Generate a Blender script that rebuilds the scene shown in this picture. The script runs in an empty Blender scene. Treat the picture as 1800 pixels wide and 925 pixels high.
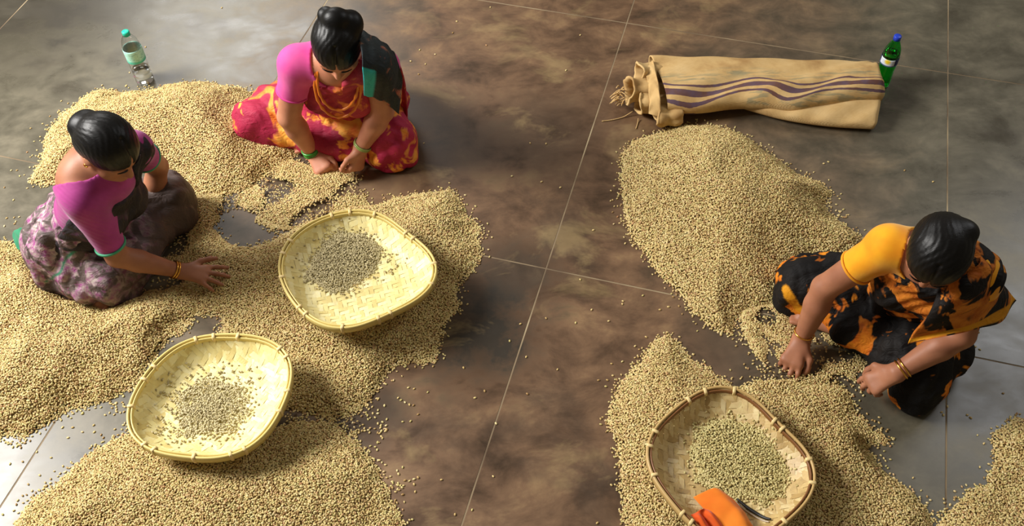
import bpy, bmesh, math, random
import numpy as np
from mathutils import Matrix, Vector

C = bpy.context.scene.collection
PI = math.pi
rng = np.random.default_rng(7)
random.seed(7)

# ------------------------------------------------------------------ camera
CAM_H = 2.8
FOC = 1700.0
PITCH, ROLL = math.radians(51.5), math.radians(-2.0)
_F = np.array([0, math.cos(PITCH), -math.sin(PITCH)])
_R0 = np.array([1.0, 0, 0]); _U0 = np.cross(_R0, _F)
_R = math.cos(ROLL) * _R0 + math.sin(ROLL) * _U0
_U = -math.sin(ROLL) * _R0 + math.cos(ROLL) * _U0
cam_data = bpy.data.cameras.new('camera')
cam_data.sensor_width = 36.0
cam_data.lens = 36.0 * FOC / 1800.0
cam_data.clip_end = 100
cam = bpy.data.objects.new('camera', cam_data)
C.objects.link(cam)
cam.matrix_world = Matrix(((_R[0], _U[0], -_F[0], 0), (_R[1], _U[1], -_F[1], 0),
                           (_R[2], _U[2], -_F[2], CAM_H), (0, 0, 0, 1)))
bpy.context.scene.camera = cam

# ------------------------------------------------------------------ light
sc = bpy.context.scene
sc.view_settings.view_transform = 'Standard'
sc.view_settings.look = 'None'
sc.view_settings.gamma = 1.0
sc.view_settings.use_curve_mapping = False
sc.view_settings.exposure = 0.0
world = bpy.data.worlds.new('hall_ambient')
sc.world = world
world.use_nodes = True
world.node_tree.nodes['Background'].inputs[0].default_value = (1.0, 0.86, 0.64, 1)
world.node_tree.nodes['Background'].inputs[1].default_value = 0.17


def area(name, loc, target, sx, sy, energy, col):
    l = bpy.data.lights.new(name, 'AREA')
    l.shape = 'RECTANGLE'; l.size = sx; l.size_y = sy; l.energy = energy; l.color = col
    o = bpy.data.objects.new(name, l)
    C.objects.link(o)
    d = Vector(target) - Vector(loc)
    o.location = loc
    o.rotation_euler = d.to_track_quat('-Z', 'Y').to_euler()
    return o


# daylight through the hall's openings: a wide one on the left, one far left, a weaker one on the right
area('daylight_left', (-4.3, 2.8, 3.4), (-0.3, 2.2, 0), 1.9, 1.7, 530, (1.0, 0.97, 0.93))
area('daylight_far_left', (-3.1, 9.5, 4.8), (-1.2, 3.0, 0), 2.2, 2.0, 170, (1.0, 0.98, 0.95))
area('daylight_right', (4.4, 4.4, 4.2), (1.0, 2.0, 0), 1.5, 2.0, 60, (0.97, 0.98, 1.0))


# ------------------------------------------------------------------ helpers
def at(x, y, z=0.0):
    """point of the photograph (1800x925 px) lying at height z above the floor"""
    d = _F * FOC + _R * (x - 900) - _U * (y - 462.5)
    return np.array([0, 0, CAM_H]) + d * ((z - CAM_H) / d[2])


def nrm(v):
    v = np.asarray(v, float)
    return v / (np.linalg.norm(v) + 1e-12)


def S(r, g, b):
    f = lambda c: ((c / 255 + 0.055) / 1.055) ** 2.4 if c > 10 else c / 255 / 12.92
    return (f(r), f(g), f(b), 1)


def link(name, mesh, mat=None, parent=None, smooth=True):
    o = bpy.data.objects.new(name, mesh)
    if mat and not mesh.materials:
        mesh.materials.append(mat)
    C.objects.link(o)
    if parent is not None:
        o.parent = parent
    if smooth and len(mesh.polygons):
        mesh.polygons.foreach_set('use_smooth', np.ones(len(mesh.polygons), bool))
    return o


def mesh_np(name, verts, faces):
    """verts (n,3); faces list or (m,k) array"""
    me = bpy.data.meshes.new(name)
    verts = np.asarray(verts, np.float32)
    if isinstance(faces, np.ndarray) and faces.ndim == 2:
        k = faces.shape[1]
        me.vertices.add(len(verts)); me.vertices.foreach_set('co', verts.ravel())
        me.loops.add(faces.size); me.loops.foreach_set('vertex_index', faces.ravel().astype(np.int32))
        me.polygons.add(len(faces))
        me.polygons.foreach_set('loop_start', (np.arange(len(faces)) * k).astype(np.int32))
        me.update(calc_edges=True)
    else:
        me.from_pydata([tuple(map(float, v)) for v in verts], [], [tuple(map(int, f)) for f in faces])
        me.update()
    return me


def empty(name, loc, label, cat, group=None):
    o = bpy.data.objects.new(name, None)
    C.objects.link(o)
    o.location = tuple(map(float, loc))
    o['label'] = label; o['category'] = cat
    if group: o['group'] = group
    o.empty_display_size = 0.05
    return o


def put(name, mesh, mat, root, smooth=True):
    """mesh given in world coordinates, parented to root without moving"""
    l = np.array(root.location)
    co = np.empty(len(mesh.vertices) * 3, np.float32)
    mesh.vertices.foreach_get('co', co)
    co = co.reshape(-1, 3) - l.astype(np.float32)
    mesh.vertices.foreach_set('co', co.ravel())
    mesh.update()
    return link(name, mesh, mat, root, smooth)


def attr(mesh, name, vals, typ='FLOAT', dom='POINT'):
    a = mesh.attributes.new(name, typ, dom)
    vals = np.asarray(vals, np.float32)
    a.data.foreach_set('vector' if typ == 'FLOAT_VECTOR' else 'value', vals.ravel())


# ------------------------------------------------------------------ materials
class M:
    def __init__(s, name, rough=0.6, spec=0.5):
        s.m = bpy.data.materials.new(name); s.m.use_nodes = True
        s.t = s.m.node_tree; s.n = s.t.nodes; s.l = s.t.links
        s.b = s.n['Principled BSDF']
        s.b.inputs['Roughness'].default_value = rough
        s.b.inputs['Specular IOR Level'].default_value = spec
        s._co = {}

    def node(s, typ, **kw):
        n = s.n.new(typ)
        for k, v in kw.items():
            setattr(n, k, v)
        return n

    def wire(s, a, b): s.l.new(a, b)

    def coord(s, kind='Object'):
        if kind not in s._co:
            s._co[kind] = s.node('ShaderNodeNewGeometry').outputs['Position'] if kind == 'World' else s.node('ShaderNodeTexCoord').outputs[kind]
        return s._co[kind]

    def mapped(s, scale=(1, 1, 1), rot=(0, 0, 0), kind='Object', loc=(0, 0, 0)):
        mp = s.node('ShaderNodeMapping')
        s.wire(s.coord(kind), mp.inputs[0])
        mp.inputs['Scale'].default_value = scale; mp.inputs['Rotation'].default_value = rot
        mp.inputs['Location'].default_value = loc
        return mp.outputs[0]

    def noise(s, scale, detail=3, rough=0.5, vec=None, dist=0.0, out='Fac'):
        n = s.node('ShaderNodeTexNoise')
        n.inputs['Scale'].default_value = scale; n.inputs['Detail'].default_value = detail
        n.inputs['Roughness'].default_value = rough; n.inputs['Distortion'].default_value = dist
        s.wire(vec if vec is not None else s.coord(), n.inputs['Vector'])
        return n.outputs[out]

    def ramp(s, fac, stops, interp='LINEAR'):
        r = s.node('ShaderNodeValToRGB')
        r.color_ramp.interpolation = interp
        el = r.color_ramp.elements
        while len(el) < len(stops): el.new(0.5)
        for e, (p, c) in zip(el, stops):
            e.position = p
            e.color = c if not isinstance(c, (int, float)) else (c, c, c, 1)
        s.wire(fac, r.inputs[0])
        return r.outputs[0]

    def mix(s, fac, a, b, mode='MIX'):
        n = s.node('ShaderNodeMix', data_type='RGBA', blend_type=mode)
        for v, i in ((fac, 0), (a, 6), (b, 7)):
            if hasattr(v, 'links'): s.wire(v, n.inputs[i])
            else: n.inputs[i].default_value = v
        return n.outputs[2]

    def math(s, op, a, b=0.0, clamp=False):
        n = s.node('ShaderNodeMath', operation=op, use_clamp=clamp)
        for v, i in ((a, 0), (b, 1)):
            if hasattr(v, 'links'): s.wire(v, n.inputs[i])
            else: n.inputs[i].default_value = v
        return n.outputs[0]

    def attr(s, name, out='Fac'):
        n = s.node('ShaderNodeAttribute'); n.attribute_name = name
        return n.outputs[out]

    def color(s, c):
        if hasattr(c, 'links'): s.wire(c, s.b.inputs['Base Color'])
        else: s.b.inputs['Base Color'].default_value = c
        return s

    def bump(s, h, strength=0.3, dist=0.002):
        n = s.node('ShaderNodeBump')
        n.inputs['Strength'].default_value = strength; n.inputs['Distance'].default_value = dist
        s.wire(h, n.inputs['Height']); s.wire(n.outputs[0], s.b.inputs['Normal'])
        return s


def mat_plain(name, col, rough=0.5, metal=0.0, spec=0.5):
    m = M(name, rough, spec).color(col)
    m.b.inputs['Metallic'].default_value = metal
    return m.m


def mat_floor():
    m = M('stained_concrete', 0.4, 0.5)
    W = m.coord('World')
    big = m.noise(0.9, 4, 0.55, W, 0.4)
    mid = m.noise(4.2, 7, 0.66, m.mapped((1, 1.4, 1), kind='World'), 0.35)
    fine = m.noise(14, 5, 0.6, W)
    xyz = m.node('ShaderNodeSeparateXYZ'); m.wire(W, xyz.inputs[0])
    # worn brown aisle down the middle of the hall, grey cement either side
    xx = m.math('SUBTRACT', xyz.outputs[0], m.math('MULTIPLY', m.math('SUBTRACT', xyz.outputs[1], 2.0), 0.12))
    ax = m.math('ABSOLUTE', m.math('SUBTRACT', xx, 0.02))
    aisle = m.math('SUBTRACT', 1.62, m.math('MULTIPLY', ax, 1.15))
    aisle = m.math('ADD', aisle, m.math('MULTIPLY', m.math('SUBTRACT', big, 0.5), 1.5), )
    aisle = m.math('ADD', aisle, m.math('MULTIPLY', m.math('SUBTRACT', mid, 0.5), 0.8), True)
    brown = m.ramp(mid, [(0.30, S(62, 46, 32)), (0.44, S(92, 69, 50)), (0.56, S(113, 86, 62)), (0.70, S(140, 112, 78))])
    grey = m.ramp(mid, [(0.3, S(70, 66, 55)), (0.5, S(91, 86, 72)), (0.7, S(113, 106, 88))])
    col = m.mix(aisle, grey, brown)
    # dark oily patches; the last two listed paint in the far-left corner's missing window reflection
    dk = m.ramp(m.noise(1.7, 5, 0.6, m.mapped((1, 1, 1), loc=(3.1, 1.7, 0), kind='World'), 0.3), [(0.56, 0), (0.70, 1)])
    col = m.mix(m.math('MULTIPLY', dk, 0.6), col, S(48, 40, 32))
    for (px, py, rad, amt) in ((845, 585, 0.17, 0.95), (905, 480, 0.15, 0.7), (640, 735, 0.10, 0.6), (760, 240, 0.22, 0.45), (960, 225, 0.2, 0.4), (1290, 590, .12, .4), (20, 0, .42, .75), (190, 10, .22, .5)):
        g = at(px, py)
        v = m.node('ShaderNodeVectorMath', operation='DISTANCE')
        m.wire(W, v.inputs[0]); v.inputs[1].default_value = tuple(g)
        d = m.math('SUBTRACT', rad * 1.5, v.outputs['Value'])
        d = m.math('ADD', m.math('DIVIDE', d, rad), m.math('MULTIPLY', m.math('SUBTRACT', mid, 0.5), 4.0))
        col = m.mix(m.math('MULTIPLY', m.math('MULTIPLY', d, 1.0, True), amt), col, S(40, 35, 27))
    sand = m.ramp(m.noise(2.6, 5, 0.65, m.mapped((1, 1.6, 1), loc=(7, 3, 0), kind='World'), 0.6), [(0.56, 0), (0.68, 1)])
    col = m.mix(m.math('MULTIPLY', m.math('MULTIPLY', sand, aisle), 0.5), col, S(150, 128, 88))
    col = m.mix(0.35, col, m.ramp(fine, [(0.3, 0.35), (0.7, 0.65)]), 'OVERLAY')
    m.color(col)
    rr = m.ramp(mid, [(0.3, 0.22), (0.7, 0.42)])
    rr2 = m.math('ADD', rr, m.math('MULTIPLY', aisle, 0.12))
    m.wire(rr2, m.b.inputs['Roughness'])
    m.bump(fine, 0.12, 0.001)
    return m.m


def mat_joint():
    m = M('joint_mortar', 0.8, 0.3)
    n = m.noise(2.0, 4, 0.6, m.coord('World'))
    m.color(m.ramp(n, [(0.36, S(96, 80, 62)), (0.52, S(140, 122, 96)), (0.68, S(184, 168, 134))]))
    return m.m


def mat_bean(name, stops, dark, sheen=0.45):
    m = M(name, sheen, 0.4)
    oi = m.node('ShaderNodeObjectInfo')
    col = m.ramp(oi.outputs['Random'], stops)
    n = m.noise(160, 2, 0.5, m.coord('Object'))
    m.color(m.mix(m.ramp(n, [(0.45, 0), (0.75, 0.5)]), col, dark))
    return m.m


def mat_beanbase(name, a, b):
    m = M(name, 0.8, 0.2)
    m.color(m.ramp(m.noise(130, 2, 0.5, m.coord('World')), [(0.4, a), (0.6, b)]))
    return m.m


def mat_bamboo(name, a, b, c):
    m = M(name, 0.42, 0.4)
    oi = m.node('ShaderNodeObjectInfo')
    base = m.ramp(oi.outputs['Random'], [(0, a), (0.5, b), (1, c)])
    st = m.noise(60, 3, 0.6, m.mapped((1, 1, 1)))
    bl = m.noise(9, 3, 0.6)
    base = m.mix(0.35, base, m.ramp(st, [(0.3, 0.3), (0.7, 0.7)]), 'OVERLAY')
    base = m.mix(m.ramp(bl, [(0.5, 0), (0.75, 0.45)]), base, a)
    m.color(base)
    m.bump(st, 0.15, 0.001)
    return m.m


def mat_jute(stripes=False):
    m = M('jute_cloth_striped' if stripes else 'jute_cloth', 0.9, 0.15)
    n1 = m.noise(7, 4, 0.6)
    col = m.ramp(n1, [(0.3, S(168, 132, 84)), (0.5, S(200, 166, 112)), (0.7, S(212, 180, 128))])
    w = m.node('ShaderNodeTexWave', wave_type='BANDS', bands_direction='X')
    w.inputs['Scale'].default_value = 120; w.inputs['Distortion'].default_value = 1.5
    m.wire(m.coord('UV') if False else m.coord(), w.inputs[0])
    w2 = m.node('ShaderNodeTexWave', wave_type='BANDS', bands_direction='Y')
    w2.inputs['Scale'].default_value = 120; w2.inputs['Distortion'].default_value = 1.5
    m.wire(m.coord(), w2.inputs[0])
    weave = m.math('ADD', w.outputs['Fac'], w2.outputs['Fac'])
    col = m.mix(0.25, col, m.ramp(weave, [(0, 0.3), (1, 0.62)]), 'OVERLAY')
    if stripes:
        v = m.attr('stripe')
        fz = m.math('ADD', v, m.math('MULTIPLY', m.math('SUBTRACT', m.noise(40, 2, 0.5), 0.5), 0.05))
        purple = m.ramp(m.noise(18, 3, 0.5), [(0.35, S(84, 50, 58)), (0.6, S(78, 60, 88))])
        band = m.ramp(fz, [(0.0, 0), (0.10, 1), (0.22, 0), (0.40, 1), (0.66, 0), (0.84, 1), (0.97, 0)], 'CONSTANT')
        col = m.mix(m.math('MULTIPLY', band, 0.9), col, purple)
        ink = m.attr('ink')
        blot = m.ramp(m.noise(30, 3, 0.6, m.mapped((0.35, 2.5, 1))), [(0.47, 0), (0.56, 1)])
        col = m.mix(m.math('MULTIPLY', m.math('MULTIPLY', ink, blot), 0.6), col, S(96, 118, 104))
    m.color(col)
    m.bump(weave, 0.35, 0.0012)
    return m.m


def mat_skin(name, a, b):
    m = M(name, 0.52, 0.35)
    n = m.noise(14, 3, 0.5)
    col = m.ramp(n, [(0.3, a), (0.7, b)])
    t = m.attr('lip')
    col = m.mix(m.math('MULTIPLY', t, 0.7), col, S(128, 62, 56))
    m.color(col)
    m.b.inputs['Subsurface Weight'].default_value = 0.12
    m.b.inputs['Subsurface Radius'].default_value = (0.012, 0.005, 0.003)
    m.bump(m.noise(240, 2, 0.5), 0.08, 0.0005)
    return m.m


def mat_hair():
    m = M('black_hair', 0.42, 0.28)
    st = m.noise(24, 4, 0.6, m.mapped((3.0, 16.0, 3.0)))
    m.color(m.ramp(st, [(0.3, S(4, 4, 4)), (0.7, S(13, 11, 11))]))
    m.bump(st, 0.3, 0.0015)
    return m.m


def mat_blouse(name, a, b, ribs=0.0):
    m = M(name, 0.75, 0.25)
    n = m.noise(10, 3, 0.5)
    m.color(m.ramp(n, [(0.35, a), (0.65, b)]))
    m.b.inputs['Sheen Weight'].default_value = 0.2
    if ribs:
        w = m.node('ShaderNodeTexWave', wave_type='BANDS', bands_direction='DIAGONAL')
        w.inputs['Scale'].default_value = ribs; w.inputs['Distortion'].default_value = 0.5
        m.wire(m.coord(), w.inputs[0])
        m.bump(w.outputs['Fac'], 0.4, 0.0015)
    else:
        m.bump(m.noise(300, 2), 0.2, 0.0005)
    return m.m


def mat_sari(name, base_a, base_b, spot_a, spot_b, scale, lo, hi, border=None, stretch=(1, 1, 1), spots_attr=False, spec=0.3, rough=0.65):
    m = M(name, rough, spec)
    n0 = m.noise(scale * 0.6, 3, 0.5)
    base = m.ramp(n0, [(0.35, base_a), (0.65, base_b)])
    vec = m.mapped(stretch)
    n1 = m.noise(scale, 3, 0.6, vec, 0.8)
    f = m.ramp(n1, [(lo, 0), (hi, 1)])
    n2 = m.noise(scale * 2.7, 3, 0.6)
    spot = m.ramp(n2, [(0.35, spot_a), (0.65, spot_b)])
    if spots_attr:
        f = m.math('MULTIPLY', f, m.attr('zone'))
    col = m.mix(f, base, spot)
    if border is not None:
        col = m.mix(m.attr('border'), col, border)
    m.color(col)
    m.bump(m.noise(16, 3, 0.55, m.mapped((1.0, 2.2, 1.4)), 1.2), 0.55, 0.014)
    return m.m


SKIN1 = mat_skin('skin_brown', S(150, 98, 72), S(172, 116, 86))
HAIR = mat_hair()
GOLD = mat_plain('gold_metal', S(232, 178, 84), 0.25, 1.0)
GREEN_GLASS = mat_plain('green_bangle_glass', S(52, 140, 50), 0.2)


# ------------------------------------------------------------------ floor of cast slabs with pale joints
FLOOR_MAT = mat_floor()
TH = -0.3016
UC, US, VC, VS = -0.1905 * CAM_H, 0.5035 * CAM_H, 0.762 * CAM_H, 0.5295 * CAM_H


def build_floor():
    c, s = math.cos(TH), math.sin(TH)
    R = 6.0
    me = mesh_np('floor', [(-R, -2, -0.0008), (R, -2, -0.0008), (R, 10, -0.0008), (-R, 10, -0.0008)], [(0, 1, 2, 3)])
    fl = link('floor', me, mat_joint(), smooth=False)
    fl['kind'] = 'structure'
    g = 0.0026
    bm = bmesh.new()
    bmesh.ops.create_cube(bm, size=1)
    bmesh.ops.scale(bm, vec=(US - 2 * g, VS - 2 * g, 0.05), verts=bm.verts)
    bmesh.ops.translate(bm, vec=(0, 0, -0.025), verts=bm.verts)
    bmesh.ops.bevel(bm, geom=bm.edges[:], offset=0.0006, segments=1, affect='EDGES')
    sm = bpy.data.meshes.new('floor_slab'); bm.to_mesh(sm); bm.free()
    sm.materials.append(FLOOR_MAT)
    for i in range(-4, 4):
        for j in range(-2, 5):
            u = UC + (i + 0.5) * US - 0.0
            v = VC + (j + 0.5) * VS
            x, y = u * c - v * s, u * s + v * c
            o = bpy.data.objects.new('floor_slab', sm)
            C.objects.link(o); o.parent = fl
            o.location = (x, y, 0); o.rotation_euler = (0, 0, TH)


build_floor()


# ------------------------------------------------------------------ coffee beans
def bean_mesh():
    nu, nv = 10, 6
    V, Fc = [], []
    a, b, c_ = 0.0044, 0.0031, 0.0026
    for j in range(nv + 1):
        th = PI * j / nv
        for i in range(nu):
            ph = 2 * PI * i / nu
            x = a * math.cos(th); y = b * math.sin(th) * math.cos(ph); z = c_ * math.sin(th) * math.sin(ph)
            if z < 0: z *= 0.45
            if abs(y) < b * 0.25 and z < 0: z *= 0.3
            V.append((x, y, z))
    for j in range(nv):
        for i in range(nu):
            Fc.append((j * nu + i, j * nu + (i + 1) % nu, (j + 1) * nu + (i + 1) % nu, (j + 1) * nu + i))
    me = mesh_np('coffee_bean', V, Fc)
    bm = bmesh.new(); bm.from_mesh(me)
    bmesh.ops.remove_doubles(bm, verts=bm.verts, dist=1e-5)
    bmesh.ops.recalc_face_normals(bm, faces=bm.faces)
    bm.to_mesh(me); bm.free()
    me.polygons.foreach_set('use_smooth', np.ones(len(me.polygons), bool))
    return me


BEAN = bean_mesh()
PARCH = mat_bean('parchment_bean', [(0, S(160, 126, 76)), (0.25, S(200, 174, 112)), (0.55, S(222, 199, 138)), (0.75, S(194, 182, 114)), (0.9, S(230, 212, 158)), (1, S(180, 132, 88))], S(150, 112, 70))
GREENB = mat_bean('green_bean', [(0, S(160, 142, 88)), (0.4, S(196, 178, 116)), (0.7, S(206, 196, 134)), (1, S(226, 208, 150))], S(110, 98, 62))
GREYB = mat_bean('grey_green_bean', [(0, S(150, 136, 98)), (0.4, S(186, 172, 126)), (0.7, S(200, 188, 142)), (1, S(216, 202, 160))], S(96, 84, 60))
BASE_P = mat_beanbase('parchment_mass', S(120, 90, 54), S(178, 146, 98))
BASE_G = mat_beanbase('green_mass', S(120, 104, 64), S(176, 158, 108))

_pool = {}


def seed_bean(mat):
    """the bean object whose mesh a heap repeats is one of the loose beans lying on the floor"""
    if mat.name not in _pool:
        me = BEAN.copy(); me.materials.clear(); me.materials.append(mat)
        _pool[mat.name] = me
    return _pool[mat.name]


def poly_dist(P, poly):
    """signed distance, positive inside"""
    n = len(poly)
    d = np.full(len(P), 1e9); ins = np.zeros(len(P), bool)
    for i in range(n):
        a, b = poly[i], poly[(i + 1) % n]
        e = b - a
        w = P - a
        t = np.clip((w @ e) / (e @ e + 1e-12), 0, 1)
        d = np.minimum(d, ((w - t[:, None] * e) ** 2).sum(1))
        c1 = (a[1] <= P[:, 1]) != (b[1] <= P[:, 1])
        xs = a[0] + (P[:, 1] - a[1]) / (b[1] - a[1] + 1e-12) * e[0]
        ins ^= c1 & (P[:, 0] < xs)
    d = np.sqrt(d)
    return np.where(ins, d, -d)


_ph = rng.uniform(0, 6.28, (40,)); _an = rng.uniform(0, 6.28, (40,))


def wob(P, freq, n=10, off=0):
    """smooth pseudo-random field, about -1..1"""
    v = np.zeros(len(P))
    for i in range(n):
        k = freq * (0.6 + 1.1 * ((i * 0.618) % 1))
        a = _an[(i + off) % 40]
        v += np.sin(k * (P[:, 0] * math.cos(a) + P[:, 1] * math.sin(a)) + _ph[(i * 3 + off) % 40])
    return v / math.sqrt(n) * 0.8


def px_poly(pts, z=0.0):
    return np.array([at(x, y, z)[:2] for x, y in pts])


GN = {}


def bean_nodes(seed_obj):
    key = seed_obj.name
    if key in GN: return GN[key]
    g = bpy.data.node_groups.new('bean_scatter', 'GeometryNodeTree')
    g.interface.new_socket('Geometry', in_out='INPUT', socket_type='NodeSocketGeometry')
    g.interface.new_socket('Geometry', in_out='OUTPUT', socket_type='NodeSocketGeometry')
    N = g.nodes
    gi, go = N.new('NodeGroupInput'), N.new('NodeGroupOutput')
    oi = N.new('GeometryNodeObjectInfo'); oi.inputs['Object'].default_value = seed_obj
    oi.transform_space = 'ORIGINAL'

    def na(name, typ):
        n = N.new('GeometryNodeInputNamedAttribute'); n.data_type = typ
        n.inputs['Name'].default_value = name
        return n.outputs['Attribute']
    ip = N.new('GeometryNodeInstanceOnPoints')
    cmp_ = N.new('FunctionNodeCompare'); cmp_.data_type = 'FLOAT'; cmp_.operation = 'GREATER_THAN'
    g.links.new(na('bean', 'FLOAT'), cmp_.inputs[0]); cmp_.inputs[1].default_value = 0.5
    e2r = N.new('FunctionNodeEulerToRotation')
    g.links.new(na('rot', 'FLOAT_VECTOR'), e2r.inputs[0])
    g.links.new(gi.outputs[0], ip.inputs['Points'])
    g.links.new(cmp_.outputs[0], ip.inputs['Selection'])
    g.links.new(oi.outputs['Geometry'], ip.inputs['Instance'])
    g.links.new(e2r.outputs[0], ip.inputs['Rotation'])
    g.links.new(na('scl', 'FLOAT_VECTOR'), ip.inputs['Scale'])
    dl = N.new('GeometryNodeDeleteGeometry'); dl.domain = 'POINT'
    g.links.new(gi.outputs[0], dl.inputs['Geometry']); g.links.new(cmp_.outputs[0], dl.inputs['Selection'])
    jn = N.new('GeometryNodeJoinGeometry')
    g.links.new(dl.outputs[0], jn.inputs[0]); g.links.new(ip.outputs[0], jn.inputs[0])
    g.links.new(jn.outputs[0], go.inputs[0])
    GN[key] = g
    return g


ALL_HEAPS = []


def heap(name, label, poly, cap, slope, seed_obj, base_mat, holes=(), bumps=(), cover=1.0, patch=None, base_z=None,
         spacing=0.0058, ragged=0.018, floor=True, cat='coffee beans', group=None, bscale=1.0, rough_=0.007):
    """a heap: rolling surface with single beans laid all over it and straggling past its edge"""
    lo, hi = poly.min(0) - 0.06, poly.max(0) + 0.06

    def height(P):
        d = poly_dist(P, poly) + ragged * (wob(P, 22, 12, k_off) * 0.7 + wob(P, 60, 10, k_off + 5) * 0.35)
        for h in holes:
            d = np.minimum(d, -poly_dist(P, h) + 0.008 * wob(P, 50, 8, 3))
        dd = np.maximum(d, 0)
        z = cap * (1 - np.exp(-slope * dd / cap))
        for (c, r, a) in bumps:
            z += a * np.exp(-((P - c) ** 2).sum(1) / (r * r)) * np.clip(dd / 0.06, 0, 1)
        z += np.clip(dd / 0.08, 0, 1) * (rough_ * wob(P, 14, 10, 11) + 0.55 * rough_ * wob(P, 36, 10, 17)) * min(1, cap / 0.05)
        return z, d
    k_off = (len(name) + len(label)) % 23
    bz = base_z if base_z is not None else (lambda P: np.zeros(len(P)))
    # beans
    sp = spacing / math.sqrt(cover)
    nx, ny = int((hi[0] - lo[0]) / sp), int((hi[1] - lo[1]) / (sp * 0.866))
    I, J = np.meshgrid(np.arange(nx), np.arange(ny), indexing='ij')
    P = np.stack([lo[0] + (I + 0.5 * (J % 2)) * sp, lo[1] + J * sp * 0.866], -1).reshape(-1, 2)
    P = P + rng.uniform(-0.45, 0.45, P.shape) * sp
    z, d = height(P)
    keep = d > rng.exponential(0.006, len(P)) * -1.0 - 0.0
    keep = (d > 0) | (rng.random(len(P)) < 0.55 * np.exp(d / 0.010)) & (d > -0.05)
    if patch is not None:
        keep &= rng.random(len(P)) < patch(P)
    P, z = P[keep], z[keep]
    e = 0.006
    gx = (height(P + [e, 0])[0] - height(P - [e, 0])[0] + bz(P + [e, 0]) - bz(P - [e, 0])) / (2 * e)
    gy = (height(P + [0, e])[0] - height(P - [0, e])[0] + bz(P + [0, e]) - bz(P - [0, e])) / (2 * e)
    n = len(P)
    amp = np.where(z > 0.006, 0.45, 0.06)
    nv = np.stack([-gx + rng.normal(0, 1, n) * amp, -gy + rng.normal(0, 1, n) * amp, np.ones(n)], -1)
    nv /= np.linalg.norm(nv, axis=1)[:, None]
    yaw = rng.uniform(0, 2 * PI, n)
    lx = nv[:, 0] * np.cos(yaw) + nv[:, 1] * np.sin(yaw)
    ly = -nv[:, 0] * np.sin(yaw) + nv[:, 1] * np.cos(yaw)
    rx = -np.arcsin(np.clip(ly, -1, 1)); ry = np.arctan2(lx, nv[:, 2])
    zz = bz(P) + z + np.where(z > 0.006, rng.uniform(-0.002, 0.0024, n), 0.0) + 0.0015
    # base sheet under the beans
    g = 0.015 if patch is None else 0
    bv, bf = np.zeros((0, 3)), np.zeros((0, 4), int)
    if g and (cap > 0.012 or base_z is not None):
        gxn, gyn = int((hi[0] - lo[0]) / g) + 1, int((hi[1] - lo[1]) / g) + 1
        A, B = np.meshgrid(lo[0] + np.arange(gxn) * g, lo[1] + np.arange(gyn) * g, indexing='ij')
        Q = np.stack([A, B], -1).reshape(-1, 2)
        hz, hd = height(Q)
        idx = np.arange(gxn * gyn).reshape(gxn, gyn)
        fc = np.stack([idx[:-1, :-1], idx[1:, :-1], idx[1:, 1:], idx[:-1, 1:]], -1).reshape(-1, 4)
        fc = fc[(hd[fc] > 0.006).all(1)]
        used = np.unique(fc); mp = np.zeros(len(Q), int); mp[used] = np.arange(len(used))
        bf = mp[fc]
        bv = np.column_stack([Q[used], np.maximum(hz[used] - 0.0026, 0.0006) + bz(Q[used])])
    nb = len(bv)
    verts = np.vstack([bv, np.column_stack([P, zz])])
    ctr = np.array([*poly.mean(0), 0.0])
    me = mesh_np(name, verts - ctr, bf if nb else np.zeros((0, 4), int))
    attr(me, 'bean', np.r_[np.zeros(nb), np.ones(n)])
    attr(me, 'rot', np.vstack([np.zeros((nb, 3)), np.column_stack([rx, ry, yaw])]), 'FLOAT_VECTOR')
    s = rng.uniform(0.85, 1.15, (n, 1)) * bscale
    attr(me, 'scl', np.vstack([np.zeros((nb, 3)), s * np.array([1, 1, 1]) * rng.uniform(0.92, 1.08, (n, 3))]), 'FLOAT_VECTOR')
    o = link(name, me, base_mat)
    o.location = ctr
    o['label'] = label; o['category'] = cat; o['kind'] = 'stuff'
    if group: o['group'] = group
    md = o.modifiers.new('beans', 'NODES'); md.node_group = bean_nodes(seed_obj)
    ALL_HEAPS.append((name, n))
    return o


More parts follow.
